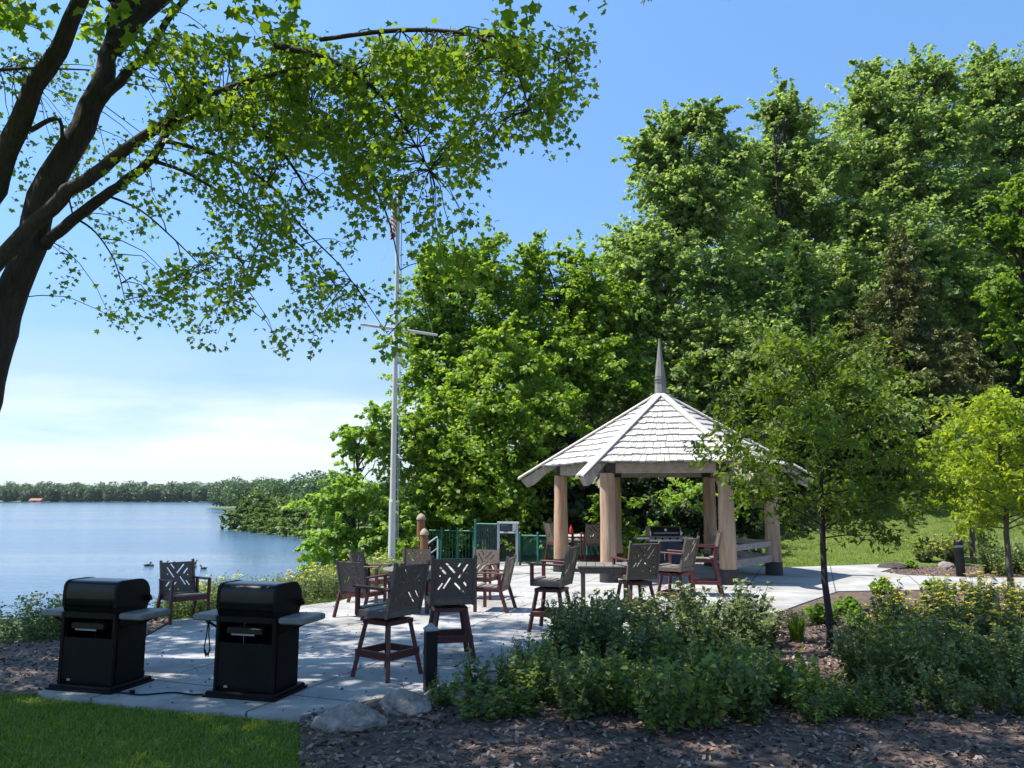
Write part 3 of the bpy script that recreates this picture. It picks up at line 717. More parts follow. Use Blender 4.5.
# limp flag
q = MB(); U, Vn = 26, 13; hoist = 1.0
def fpt(u, v):
    x = -.05 - .16 * abs(math.sin(u * 7.5 + v * 1.1)) * (u ** .4) - .02 * u; y = -.02 + .10 * math.sin(u * 15 + v * 2) * (u ** .5)
    z = ptop - .32 - v * hoist * .93 - u * .62 * (1 - .25 * v)
    return Vector((x, y, z))
for j in range(Vn):
    for i in range(U):
        u0, u1, v0, v1 = i / U, (i + 1) / U, j / Vn, (j + 1) / Vn
        q.cur = 2 if (u0 < .4 and j < 7) else (0 if j % 2 == 0 else 1)
        q.add([fpt(u0, v0), fpt(u1, v0), fpt(u1, v1), fpt(u0, v1)], [(0, 1, 2, 3)], True)
q.cur = 1
for r_ in range(9):
    for c_ in range(11):
        if (r_ + c_) % 2 == 0:
            uc, vc = .4 * (c_ + 1) / 12, (7 / 13) * (r_ + 1) / 10; pts = []
            for k in range(10):
                rr_ = (.011 if k % 2 == 0 else .0045); pts.append((uc + rr_ * math.sin(k * math.pi / 5), vc - 1.6 * rr_ * math.cos(k * math.pi / 5)))
            for off in (-.004, .004):
                q.add([fpt(a, b) + Vector((0, off, 0)) for a, b in pts], [tuple(range(10))])
o = q.build('flag', [M['red'], M['white'], M['blue']], loc=(fp.x, fp.y, -.03)); tag(o, 'limp red and white striped flag hanging near the top of the flagpole', 'flag')

# ------------------------------------------------------------------ pilings, fences, gate, stairs rail
for px, d_, py, r_, lab in ((420.5, 23.4, 514, .125, 'taller brown round wooden piling beside the green fence'), (424, 22.4, 529, .115, 'shorter brown round wooden piling in front of the taller one')):
    x = X(px, d_); h = D(px, py, d_).z
    t = thing('piling', lab, 'post', (x, d_, -.08), 0, 'brown wooden pilings')
    q = MB(); q.lathe([(r_ * 1.04, 0), (r_, h * .5), (r_ * .97, h - .08)], n=14); q.build('shaft', M['piling'], t)
    q = MB(); q.lathe([(r_ * 1.12, h - .08), (r_ * 1.12, h - .03), (r_ * .8, h + .04), (.02, h + .10)], n=14); q.build('cap', M['piling_top'], t)
def chainlink(q, a, b, z0, z1, s=.09, r=.0035):
    a = Vector(a); b = Vector(b); L = (b - a).length; d = (b - a) / L; H = z1 - z0
    k = -H
    while k < L:
        for sg in (0, 1):
            s0 = max(0, k); s1 = min(L, k + H)
            if s1 > s0:
                zA = (s0 - k); zB = (s1 - k)
                if sg: zA, zB = H - zA, H - zB
                p0 = a + d * s0; p1 = a + d * s1; n_ = Vector((-d.y, d.x, 0)) * (.004 if sg else -.004)
                q.tube([p0 + n_ + Vector((0, 0, z0 + zA)), p1 + n_ + Vector((0, 0, z0 + zB))], r, 3, cap=False)
        k += s
def fence(label, a, b, z1, posts, mesh=True, pick=False, m=M['fence_green']):
    a = Vector(a); b = Vector(b); t = thing('fence', label, 'fence', a); L = b - a
    q = MB(); q.tube([Vector((0, 0, z1)), L + Vector((0, 0, z1))], .022, 8); q.build('rail', m, t); q = MB(); q.tube([Vector((0, 0, .06)), L + Vector((0, 0, .06))], .018, 8); q.build('rail', m, t)
    for i in range(posts + 1):
        p = L * (i / posts); q = MB(); q.tube([p + Vector((0, 0, -.1)), p + Vector((0, 0, z1 + .06))], .034, 8); q.lathe([(.038, z1 + .06), (.03, z1 + .09), (.008, z1 + .11)], p, 8); q.build('post', m, t)
    q = MB()
    if pick:
        n = int(L.length / .11)
        for i in range(n): 
            p = L * ((i + .5) / n); q.tube([p + Vector((0, 0, .06)), p + Vector((0, 0, z1))], .008, 5, cap=False)
        q.build('pickets', m, t)
    if mesh: chainlink(q, (0, 0, 0), L, .07, z1, .075); q.build('wire_mesh', m, t)
    return t
fence('green picket fence beyond the round table, left of the grey framed gate', (X(425, 25), 25, 0), (X(474, 24.4), 24.4, 0), .95, 3, mesh=False, pick=True)
fence('low green wire fence between the grey gate and the gazebo', (X(520, 23.6), 23.6, 0), (X(556, 23.2), 23.2, 0), .86, 2)
fence('green wire fence running behind the gazebo on its left side', (X(557, 23.4), 23.4, 0), (X(640, 27), 27, 0), .86, 3)
# tall dark green panel, then the gate
a = Vector((X(475.5, 24.2), 24.2, 0)); b_ = Vector((X(497, 23.8), 23.8, 0))
t = thing('privacy_screen', 'tall dark green privacy screen just left of the grey gate', 'fence', a); L = b_ - a
q = MB(); q.tube([(0, 0, -.05), (0, 0, 1.32)], .04, 8); q.build('post', M['fence_green'], t)
q = MB(); q.tube([(0, 0, 1.18), L + Vector((0, 0, 1.18))], .025, 8); q.build('rail', M['fence_green'], t)
q = MB(); n = 9
for i in range(n): q.bar(L * ((i + .5) / n) + Vector((0, 0, .05)), L * ((i + .5) / n) + Vector((0, 0, 1.15)), .058, .008, up=(0, 1, 0))
q.build('slats', mat('slat_green', (.012, .04, .035), .5, .2, 6, 0), t)
a = Vector((X(498.5, 23.6), 23.6, 0)); b_ = Vector((X(517, 23.4), 23.4, 0)); L = b_ - a
t = thing('gate', 'grey metal framed gate with dark mesh and a latch box on top', 'gate', a)
q = MB()
for p in (Vector(), L): q.bar(p + Vector((0, 0, 0)), p + Vector((0, 0, 1.26)), .075, .075, up=(0, 1, 0))
q.bar(Vector((0, 0, 1.235)) + L * -.05, L * 1.12 + Vector((0, 0, 1.235)), .07, .06); q.bar(Vector((0, 0, .95)), L + Vector((0, 0, .95)), .05, .045); q.bar(L * .06 + Vector((0, 0, .07)), L * .94 + Vector((0, 0, .07)), .04, .05)
q.build('gate_frame', M['gate_grey'], t)
q = MB(); chainlink(q, L * .08, L * .92, .1, .93, .05, .004); q.build('wire_mesh', mat('mesh_black', (.01, .02, .018), .5, .2, 5, 0), t)
q = MB(); q.box(L * .42 + Vector((0, -.02, 1.09)), (.33, .05, .17), bev=.01); q.build('latch_box', M['navy'], t)
q = MB(); q.box(L * .85 + Vector((0, -.045, 1.09)), (.10, .05, .20), bev=.008); q.build('latch', M['steel'], t)
# handrail of the steps that go down to the water
a = Vector((X(425, 23.9), 23.9, 0)); t = thing('handrail', 'pale metal stair handrail in front of the green picket fence', 'handrail', a)
c = Vector((X(437, 23.6), 23.6, 0)) - a
q = MB(); q.tube([Vector((-.25, .1, .36)), c + Vector((0, 0, .82)), c + Vector((.02, 0, .74)), c + Vector((.02, 0, -.06))], .025, 8); q.build('rail', M['gate_grey'], t)
q = MB(); q.tube([Vector((-.2, .08, .06)), c + Vector((0, 0, .48))], .018, 8); q.build('lower_rail', M['gate_grey'], t)

# ------------------------------------------------------------------ bollards
pb = P(430, 691)
t = thing('bollard', 'black square bollard with grey pyramid cap at the patio corner by the rocks', 'bollard', (pb.x, pb.y, -.03), R(20))
q = MB(); q.box((0, 0, .325), (.125, .125, .65), bev=.008); q.build('shaft', M['bollard'], t)
q = MB(); q.box((0, 0, .662), (.135, .135, .022)); q.box((0, 0, .70), (.13, .13, .055), taper=.12); q.build('cap', M['bollard_cap'], t)
pb = P(961, 575.5)
t = thing('bollard', 'dark round bollard light beside the mulch path on the right', 'bollard', (pb.x, pb.y, -.03))
q = MB(); q.lathe([(.11, 0), (.11, .74)], n=18); q.build('shaft', M['bollard'], t)
q = MB(); q.lathe([(.095, .74), (.095, .80)], n=18); q.build('lens', M['bollard_cap'], t)
q = MB(); q.lathe([(.12, .80), (.12, .86), (.10, .92), (.04, .955)], n=18); q.build('cap', M['bollard'], t)

# ------------------------------------------------------------------ rocks
def boulder(label, p, sz, seed, m=None, rz=0, name='boulder'):
    bm = bmesh.new(); bmesh.ops.create_icosphere(bm, subdivisions=5, radius=1)
    sd = Vector((seed * 7.3, seed * 3.1, seed * 1.7))
    for v in bm.verts:
        n = v.co.normalized(); d = 1 + .22 * mnoise.noise(n * 1.3 + sd) + .10 * mnoise.noise(n * 3.2 + sd) + .05 * mnoise.noise(n * 7 + sd) + .025 * mnoise.noise(n * 17 + sd)
        # a few flat facets
        for k in range(5):
            f = Vector((math.sin(k * 2.4 + seed), math.cos(k * 1.9 + seed * 2), abs(math.sin(k * 1.3 + seed)) * .9)).normalized(); lim = .84 + .04 * k / 5
            if n.dot(f) * d > lim: d = lim / n.dot(f) * .7 + d * .3
        v.co = Vector((n.x * sz[0] * d, n.y * sz[1] * d, n.z * sz[2] * d + sz[2] * .45))
    me = bpy.data.meshes.new(name); bm.to_mesh(me); bm.free(); me.materials.append(m or M['rock'])
    me.polygons.foreach_set('use_smooth', [True] * len(me.polygons))
    o = bpy.data.objects.new(name, me); COL.objects.link(o); o.location = (p.x, p.y, -.05); o.rotation_euler = (0, 0, rz)
    tag(o, label, 'boulder', 'boulders along the patio corner' if name == 'boulder' else None); return o
boulder('large pale speckled boulder in the bottom left corner of the mulch bed', P(350, 724), (.33, .22, .155), 1, rz=.2)
boulder('grey boulder right of the large speckled one, left of the square bollard foot', P(405, 708), (.25, .19, .15), 2, rz=-.3)
boulder('small pale boulder at the right foot of the square bollard', P(444, 698), (.22, .17, .12), 3)
boulder('flat pinkish stone at the patio edge behind the small leafy plants', P(498, 679), (.26, .17, .08), 4, rz=.5)
boulder('small flat stone between the patio edge and the leafy bed', P(534, 667), (.17, .13, .07), 5)
boulder('dark rock where the two paths meet', P(893, 567.5), (.42, .22, .13), 6, M['rock_dark'])
boulder('pale round stone on the mulch left of the round bollard', P(946, 567), (.24, .18, .14), 7)
boulder('dark flat edging stone just below the patio slab left of the square bollard', P(382, 703), (.2, .14, .06), 8, M['rock_dark'])

# ------------------------------------------------------------------ trees
L_ = {}
L_['maple'] = leafmat('leaf_maple', [(0.0845, 0.1521, 0.0155), (0.1408, 0.2281, 0.0243), (0.2141, 0.2987, 0.0464)], .48)
L_['front'] = leafmat('leaf_front', [(0.0751, 0.1309, 0.0129), (0.116, 0.1924, 0.0193), (0.1706, 0.2386, 0.031)], .5)
L_['cotton'] = leafmat('leaf_cotton', [(0.116, 0.1613, 0.0491), (0.1779, 0.2324, 0.0734), (0.263, 0.3162, 0.1313)], .5, (2.0, 2.2, 1.0), .5, .3)
L_['ash'] = leafmat('leaf_ash', [(0.1143, 0.2034, 0.031), (0.167, 0.2712, 0.0449), (0.2462, 0.3389, 0.0776)], .45)
L_['yellow'] = leafmat('leaf_yellow', [(0.144, 0.21, 0.012), (0.204, 0.27, 0.02), (0.276, 0.336, 0.035)], .5)
L_['lime'] = leafmat('leaf_lime', [(.075,.14,.012),(.12,.20,.022),(.17,.25,.04)], .48)
L_['painted_shade'] = leafmat('leaf_painted_shade', [(.014,.028,.008),(.026,.048,.012),(.045,.078,.02)], .25)  # undergrowth leaves, with the shade of the wood edge put into their colour
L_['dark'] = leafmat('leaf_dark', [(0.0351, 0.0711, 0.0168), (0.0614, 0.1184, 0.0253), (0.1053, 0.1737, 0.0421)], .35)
L_['spruce'] = leafmat('leaf_spruce', [(0.0673, 0.0887, 0.0315), (0.1271, 0.143, 0.0458), (0.2093, 0.2145, 0.0715)], .15, (1.5, 1.5, .9))
L_['locust'] = leafmat('leaf_locust', [(0.0618, 0.1009, 0.01), (0.0927, 0.1434, 0.015), (0.1443, 0.2018, 0.025)], .42)
L_['bright'] = leafmat('leaf_bright', [(.09, .17, .022), (.13, .22, .03), (.18, .27, .05)], .48)
L_['far'] = leafmat('leaf_far', [(0.028, 0.0615, 0.02), (0.044, 0.0861, 0.028), (0.064, 0.1189, 0.04)], .25)
L_['point'] = leafmat('leaf_point', [(0.072, 0.12, 0.024), (0.108, 0.168, 0.036), (0.156, 0.216, 0.054)], .3)

def tree(name, label, px, base_d, lobes, m, per=16, lp=26, cr=.42, size=.17, tr=.22, seed=1, group=None, shape=DIAMOND, bark='bark', yr=1.0, base=None, cat='tree', twigs=3, fill=True, sprig=0, wide=1.0):
    """lobes: (px, py, depth, r_h, r_v)"""
    x = X(px, base_d); bz = gz(x, base_d) - .05; B = Vector((x, base_d, bz)) if base is None else base
    t = thing(name, label, cat, B, 0, group); rg = random.Random(seed)
    LB = [(D(a, b, d), (r * wide, r * yr * wide, rv * (.5 + .5 * wide))) for a, b, d, r, rv in lobes]; lp = int(lp * (.6 + .4 * wide))
    if len(lobes) > 6 and fill:      # smaller masses between neighbouring lobes
        for i in range(len(LB)):
            nb = sorted(range(len(LB)), key=lambda j: (LB[j][0] - LB[i][0]).length)[1:3]
            for j in nb:
                if j > i: LB.append(((LB[i][0] + LB[j][0]) / 2 + Vector((0, rg.uniform(-.8, .8), 0)), tuple(.8 * (a + b) / 2 for a, b in zip(LB[i][1], LB[j][1]))))
    SP = []
    if sprig:
        for c, r in LB:
            for _ in range(sprig):
                d = Vector((rg.gauss(0, 1), rg.gauss(0, 1), rg.gauss(.5, .7))).normalized(); k = rg.uniform(.9, 1.35)
                p = Vector((c.x + d.x * r[0] * k, c.y + d.y * r[1] * k, c.z + d.z * r[2] * k)); q_ = rg.uniform(.16, .34)
                SP.append((p, (max(.14, r[0] * q_), max(.14, r[1] * q_), max(.2, r[2] * q_ * 1.5))))
    crown, C = crown_mesh('crown', seed, [(tuple(c), r) for c, r in LB + SP], per, lp, cr, size, m, t, B, shape)
    q = MB(); zt = max(c.z for c, _ in LB); zl = min(c.z for c, _ in LB)
    cx = sum(c.x for c, _ in LB) / len(LB); cy = sum(c.y for c, _ in LB) / len(LB)
    fork = Vector((B.x * .6 + cx * .4, B.y * .6 + cy * .4, B.z + (zt - B.z) * .33)) - B
    top = Vector((cx, cy, B.z + (zt - B.z) * .84)) - B
    q.tube(curve_pts((0, 0, 0), fork, (.1, 0, 0), 5, .04, rg), [tr * 1.25, tr, tr * .95, tr * .9, tr * .85, tr * .8], 10, jit=.1, seed=seed)
    q.tube(curve_pts(fork, top, (rg.uniform(-.4, .4), 0, 0), 7, .12, rg), [tr * v_ for v_ in (.75, .6, .46, .34, .25, .18, .12, .06)], 8, jit=.1)
    for c, r in LB:
        c = c - B; s0 = fork.lerp(top, max(0, min(.85, (c.z - fork.z) / max(.1, top.z - fork.z) - .35))) if c.z > fork.z else fork * .9
        pts = curve_pts(s0, c, (0, 0, (c - s0).length * .06), 6, .08, rg); k = tr * .27
        q.tube(pts, [k * (1 - .13 * i) for i in range(7)], 6, cap=False)
        for j in range(twigs):
            e_ = c + Vector((rg.uniform(-1, 1) * r[0], rg.uniform(-1, 1) * r[1], rg.uniform(-.3, 1) * r[2])) * .85; s1 = pts[rg.randint(3, 6)]
            q.tube(curve_pts(s1, e_, (0, 0, .1), 4, .05, rg), [k * .35, k * .3, k * .22, k * .15, k * .08], 4, cap=False)
    q.build('trunk', M[bark], t)
    return t

# --- big near tree: several stems, real limbs ------------------------------------------------
FB = Vector((-7.75, 10.2, -.06))
t = thing('maple_tree', 'huge dark trunked maple leaning in from the left and overhanging the grills', 'tree', FB)
q = MB(); rg = random.Random(3)
def limb(pl, n=10, wob=.03, sd=0):
    """pl: (px, py, depth, radius)"""
    pts = [D(a, b, d) - FB for a, b, d, _ in pl]; rad = [r for *_, r in pl]
    rad = [r_ * .9 for r_ in rad]; P2 = []; R2 = []
    for i in range(len(pts) - 1):
        p0 = pts[max(i - 1, 0)]; p1 = pts[i]; p2 = pts[i + 1]; p3 = pts[min(i + 2, len(pts) - 1)]
        for k in range(4):
            u = k / 4; P2.append(.5 * ((2 * p1) + (-p0 + p2) * u + (2 * p0 - 5 * p1 + 4 * p2 - p3) * u * u + (-p0 + 3 * p1 - 3 * p2 + p3) * u ** 3)
                      + Vector([mnoise.noise(p1 * 1.7 + Vector((u * 2 + c_ * 9, i, sd))) * rad[i] * .35 for c_ in range(3)])); R2.append(rad[i] * (1 - u) + rad[i + 1] * u)
    P2.append(pts[-1]); R2.append(rad[-1]); q.tube(P2, R2, n, jit=.07, seed=int(sd)); return [p + FB for p in P2]
SK = []   # skeleton points for twigs
SK += limb([(-75, 700, 10.2, .33), (-62, 600, 10.2, .27), (-45, 500, 10.1, .235), (-16, 400, 10.1, .22), (2, 330, 10.1, .215), (24, 265, 10.1, .205), (54, 180, 10.1, .20), (89, 110, 10.2, .17), (108, 57, 10.3, .13), (128, -10, 10.4, .11), (160, -110, 10.6, .08), (180, -190, 10.8, .04)], 14, sd=1)
SK += limb([(-80, 640, 10.1, .24), (-75, 480, 10.0, .22), (-58, 330, 9.9, .20), (-20, 220, 9.8, .18), (-4, 178, 9.7, .17), (18, 125, 9.6, .145), (42, 74, 9.5, .13), (64, 40, 9.4, .12), (100, -50, 9.2, .09), (150, -160, 9, .04)], 12, sd=2)
SK += limb([(-60, 400, 9.9, .13), (-35, 310, 9.7, .12), (0, 258, 9.5, .11), (34, 226, 9.4, .11), (68, 192, 9.3, .10), (102, 168, 9.2, .088), (136, 142, 9.1, .078), (163, 125, 9.0, .068), (192, 103, 8.9, .055), (235, 85, 8.7, .035), (320, 62, 8.5, .02)], 10, sd=3)
SK += limb([(45, 246, 10.1, .09), (56, 232, 9.9, .085), (88, 208, 9.7, .078), (119, 186, 9.6, .07), (146, 165, 9.6, .062), (158, 148, 9.6, .058), (172, 127, 9.6, .052), (200, 114, 9.7, .04), (237, 101, 9.8, .025), (300, 100, 9.9, .018)], 9, sd=4)
SK += limb([(92, 108, 10.2, .09), (108, 92, 10.2, .085), (130, 70, 10.3, .07), (150, 50, 10.4, .06), (175, 10, 10.6, .05), (230, -40, 11, .03)], 9, sd=5)
for j, pl in enumerate([
    [(160, 140, 9.6, .035), (200, 150, 9.6, .028), (240, 165, 9.6, .024), (275, 190, 9.6, .02), (300, 225, 9.7, .015), (340, 265, 9.8, .008)],
    [(150, 160, 9.6, .03), (185, 172, 9.7, .024), (225, 195, 9.8, .02), (262, 220, 9.9, .016), (300, 245, 10, .012), (335, 285, 10, .006)],
    [(205, 110, 9.7, .04), (240, 118, 9.8, .03), (275, 145, 9.9, .025), (295, 170, 10, .02), (310, 195, 10, .012)],
    [(105, 195, 9.7, .02), (140, 210, 9.7, .014), (175, 240, 9.6, .011), (205, 270, 9.6, .006)],
    [(75, 218, 9.9, .02), (95, 232, 9.9, .014), (115, 262, 9.8, .010), (125, 300, 9.8, .005)],
    [(230, 160, 9.6, .016), (240, 190, 9.5, .010), (262, 225, 9.5, .009), (250, 262, 9.5, .007), (232, 300, 9.5, .004)],
    [(275, 45, 8.7, .05), (330, 60, 8.6, .035), (370, 85, 8.7, .028), (400, 120, 8.8, .018), (430, 170, 8.9, .008)],
    [(320, 40, 8.5, .03), (400, 30, 8.2, .03), (470, 35, 8.0, .02), (510, 60, 7.9, .012), (530, 110, 7.9, .006)],
    [(470, 35, 8.0, .018), (530, 40, 7.9, .014), (575, 62, 7.9, .006)],
    [(340, 265, 9.8, .01), (365, 300, 9.8, .008), (388, 335, 9.8, .004)],
    [(300, 100, 9.9, .03), (350, 150, 9.9, .022), (385, 210, 9.9, .015), (400, 270, 9.9, .006)],
    [(30, 130, 9.6, .04), (60, 120, 9.8, .03), (62, 165, 10, .02), (75, 225, 10.2, .008)],
    [(0, 70, 10.5, .03), (35, 68, 10.4, .02), (90, 70, 10.3, .01)],
]): SK += limb(pl, 6, sd=10 + j)
# hidden upper limbs that carry the overhead canopy
for j, (ex, ey, ez) in enumerate([(-2, 12, 12.5), (1.5, 11, 12.5), (-5, 13, 13), (3.2, 13.5, 13.5), (-9, 12, 12), (-1, 15.5, 14.5), (-4, 8, 11), (0, 8.5, 12), (-10, 8, 11), (4.8, 11, 13.2), (2.5, 16.5, 15.2)]):
    s0 = D(112, 50, 10.3) + Vector((0, 0, .2 * j)); pts = curve_pts(s0, (ex, ey, ez), (0, 0, .9), 8, .12, rg)
    q.tube([p - FB for p in pts], [.13, .115, .1, .085, .07, .055, .04, .03, .02], 7); SK += pts
skn = np.array([tuple(p) for p in SK])
GRID = """32124789999999999998
22223578999999887386
12322368899886853640
11332256788864464010
10322233688743250000
11321334466542350000
00211444343212100000
00211544333112230000
00222423123322200000
00011011013113100000"""
rng = np.random.default_rng(11); CL = []
for r_, row in enumerate(GRID.split('\n')):
    for c_, ch in enumerate(row):
        k = int(ch) * (1.95 if int(ch) > 6 else 1.5); k = int(k) + (rng.random() < k - int(k))
        for _ in range(k):
            px = 30 * c_ + rng.random() * 30; py = 45 + 30 * r_ + rng.random() * 30
            if (px > 560 and py > 100) or px > 585: continue
            if (376 < px < 400 and 200 < py < 248) or (383 < px < 402 and 268 < py < 330) or (404 < px < 440 and py > 300): continue
            if mnoise.noise(Vector((px / 34, py / 30, 4.2))) + .35 * mnoise.noise(Vector((px / 13, py / 13, 1))) < -.06: continue
            CL.append(tuple(D(px, py, rng.uniform(10.6, 12.4) if px < 130 else rng.uniform(8.2, 11.2) if px < 380 else rng.uniform(7.6, 9.6))))
vis = len(CL)
for _ in range(13500):     # overhead canopy, outside the picture
    p = Vector((rng.uniform(-17, 6.5), rng.uniform(4, 21.5), rng.uniform(6, 17.5)))
    sx_ = p.x + .53 * p.z; sy_ = p.y
    if sy_ > 14 - 4.3 * max(0, min(1, (sx_ + .5) / 3.5)): continue
    e_ = ((p.x + 5.2) / 11.2) ** 2 + ((p.y - 10.5) / 7.5) ** 2 + ((p.z - 11.8) / 5.6) ** 2
    if e_ > 1 or e_ < .2: continue
    if mnoise.noise(p * .42 + Vector((3, 7, 1))) < (-.35 if sy_ < 8.9 and sx_ < -.6 else 0.0 if sx_ > 1 else -.12 if sy_ < 8.9 else -.06): continue
    yy = p.y * ct + (p.z - EYE) * st; py = 384 - F * ((p.z - EYE) * ct - p.y * st) / yy; px = 512 + F * p.x / yy
    if py > 25 and px > -60: continue
    if px > 590 and py > -25: continue
    CL.append(tuple(p))
CL = np.array(CL); n = len(CL)
LPN = 26; idx = np.repeat(np.arange(n), LPN); g = rng.normal(size=(n * LPN, 3)) * np.array([.11, .11, .13]) * np.where(idx < vis, 1, 1.6)[:, None]
pos = CL[idx] + g; nor = np.array([0, 0, .75]) + rng.normal(size=(n * LPN, 3)) * .6
hang = np.tile(np.array([0, 0, -.8]), (n * LPN, 1)) + unitn(g) * .6
Vv, Ff = leaves(rng, pos, nor, np.where(idx < vis, .078, .15) * (.65 + .6 * rng.random(n * LPN)), MAPLE, hang=hang, fold=.4)
hue = np.clip(.5 * rng.random(n)[idx] + .5 * rng.random(n * LPN), 0, 1)
np_mesh('crown', Vv - np.array(FB), Ff, L_['front'], t, np.repeat(hue, len(MAPLE)))
for i in range(n):       # a twig from the nearest limb to each leaf cluster
    d2 = ((skn - CL[i]) ** 2).sum(1) * rng.uniform(1, 2.6, len(skn)); j = int(np.argmin(d2)); L0 = float(np.linalg.norm(skn[j] - CL[i]))
    if i < vis or i % 4 == 0:
        if L0 < (1.5 if i < vis else .9):
            a = Vector(skn[j]); b_ = Vector(CL[i]); q.tube([p - FB for p in curve_pts(a, b_, (0, 0, L0 * .12), 4, L0 * .03, rg)], [.009, .008, .006, .005, .003], 3, cap=False)
q.build('trunk', M['bark'], t)

# --- background broadleaves ------------------------------------------------
GB = None
tree('ash_tree', 'loose light green tree growing on the bank left of the flagpole', 352, 25.5,
     [(376, 418, 25.5, .75, .7), (338, 432, 25.5, .42, .28), (355, 447, 25.3, .7, .5), (385, 455, 26, .9, .9), (345, 480, 25.5, .8, .6), (372, 500, 25, 1.1, .9), (326, 508, 25, .8, .6), (338, 540, 24.5, 1.0, .8),
      (312, 545, 24.5, .55, .4), (380, 545, 24.5, 1.1, .8), (408, 520, 25.5, 1.0, .9), (400, 425, 27, .6, .6), (330, 566, 24, .7, .5)], L_['ash'], per=15, lp=24, cr=.26, size=.15, tr=.10, seed=21, bark='bark2')
tree('maple_tree', 'tall maple with two pointed tops just right of the flagpole', 450, 32,
     [(432, 262, 32, .7, 1.1), (432, 300, 32, 1.3, 1.2), (488, 250, 32, .7, 1.0), (478, 290, 32, 1.5, 1.3), (412, 335, 31.5, 1.1, .9), (455, 345, 32, 1.9, 1.5), (425, 385, 31, 1.2, 1.0), (500, 330, 32, 1.7, 1.5), (462, 268, 33, .9, 1.2), (470, 400, 32, 2.2, 1.6)], L_['maple'], seed=22, per=13, wide=1.1)
tree('maple_tree', 'maple with a narrow pointed leader, middle of the tree line left of the gazebo spire', 560, 33,
     [(535, 238, 33, .35, .9), (535, 265, 33, .8, 1.0), (528, 300, 33, 1.6, 1.4), (583, 262, 33, .7, .9), (580, 300, 33, 1.6, 1.4), (560, 350, 33, 2.2, 1.7), (610, 330, 34, 1.8, 1.6), (600, 385, 33, 2.2, 1.8), (545, 420, 33, 2.4, 2.0)], L_['maple'], seed=23, per=13, wide=1.1)
tree('maple_tree', 'lower dense bright maple standing in front of the two pointed maples', 490, 27.5,
     [(500, 338, 27.5, .8, .6), (478, 372, 27.5, 1.2, .7), (532, 372, 27.5, 1.0, .9), (440, 405, 27, 1.0, .7), (495, 415, 27, 1.7, 1.2), (552, 420, 27.5, 1.1, 1.1), (420, 440, 26.5, .6, .5), (425, 455, 26.5, 1.0, .9), (460, 470, 26.5, 1.5, 1.2), (515, 480, 27, 1.8, 1.4), (430, 505, 26, 1.1, .9), (485, 515, 26.5, 1.5, 1.0)], L_['maple'], seed=24, per=15, size=.16, wide=1.1)
tree('cottonwood_tree', 'tall cottonwood whose left limb reaches out over the gazebo spire', 690, 36,
     [(645, 150, 36, .9, .7), (735, 160, 36.5, 1.1, .9), (665, 118, 36, .7, .6), (712, 112, 36, .8, .6), (700, 200, 36, 1.8, 1.2), (655, 190, 36, 1.2, .8), (668, 140, 36, 1.2, .9), (650, 165, 36, .9, .8), (695, 128, 36, .9, 1.0), (722, 140, 36, .8, .7), (692, 170, 36, 1.5, 1.2), (675, 200, 36, 1.3, .9), (735, 190, 37, 1.0, 1.0), (700, 225, 36, 1.7, 1.3), (640, 235, 35.5, 1.3, .9), (625, 262, 35.5, 1.4, .9), (655, 275, 35, 2.0, 1.4), (715, 285, 36, 2.2, 1.8), (625, 305, 35, 1.8, 1.3), (610, 345, 34.5, 1.6, 1.3), (665, 335, 35, 2.2, 1.6), (720, 350, 35, 2.3, 1.8), (680, 400, 34, 2.2, 1.6), (630, 405, 33.5, 1.9, 1.4)], L_['cotton'], per=12, lp=24, cr=.45, size=.18, tr=.3, seed=25, wide=1.22)
tree('cottonwood_tree', 'tall cottonwood with a slim top behind the feathery young tree', 800, 40,
     [(780, 92, 40, .6, .9), (772, 118, 40, 1.0, 1.0), (795, 130, 40, 1.4, 1.2), (762, 160, 40, 1.3, 1.3), (812, 165, 40, 1.8, 1.6), (785, 195, 40, 2.0, 1.6), (750, 225, 40, 1.9, 1.6), (820, 225, 40, 2.3, 1.8), (770, 265, 39, 2.2, 1.8), (830, 285, 39, 2.6, 2.0), (775, 330, 38, 2.6, 2.0), (735, 300, 39, 2, 1.8), (795, 385, 32, 2.2, 1.5), (760, 360, 33, 2.0, 1.5), (845, 410, 31.5, 2.2, 1.5)], L_['cotton'], per=10, lp=25, cr=.48, size=.19, tr=.32, seed=26, wide=1.22)
tree('cottonwood_tree', 'broad cottonwood, tallest of the tree line, behind the brown green spruce', 905, 41,
     [(868, 72, 41, .8, .9), (885, 88, 41, 1.2, 1.1), (862, 115, 41, 1.6, 1.5), (915, 75, 41, 1.1, 1.3), (905, 125, 41, 2.0, 1.7), (945, 85, 41, 1.0, 1.4), (850, 160, 41, 1.9, 1.6), (885, 180, 41, 2.3, 1.8), (940, 145, 41, 2.0, 1.7), (930, 200, 41, 2.3, 1.8), (865, 230, 40, 2.4, 2.0), (910, 260, 40, 2.6, 2), (950, 290, 40, 2.2, 2), (860, 300, 39, 2.4, 2)], L_['cotton'], per=10, lp=25, cr=.48, size=.19, tr=.35, seed=27, wide=1.22)
tree('cottonwood_tree', 'cottonwood at the right end of the tree line, cut by the picture edge', 1010, 42,
     [(985, 68, 42, .9, 1.3), (975, 105, 42, 1.6, 1.5), (1010, 95, 42, 1.6, 1.5), (1000, 150, 42, 2.4, 1.9), (1045, 130, 42, 2.2, 2.0), (970, 200, 42, 2.0, 1.8), (1020, 210, 42, 2.6, 2.1), (985, 260, 41, 2.4, 2.0), (1050, 260, 42, 2.6, 2.2), (1000, 330, 41, 2.5, 2.2), (1060, 340, 41, 2.6, 2.3), (1090, 200, 42, 2.5, 2.5)], L_['cotton'], per=9, lp=24, cr=.48, size=.19, tr=.33, seed=28, wide=1.22)
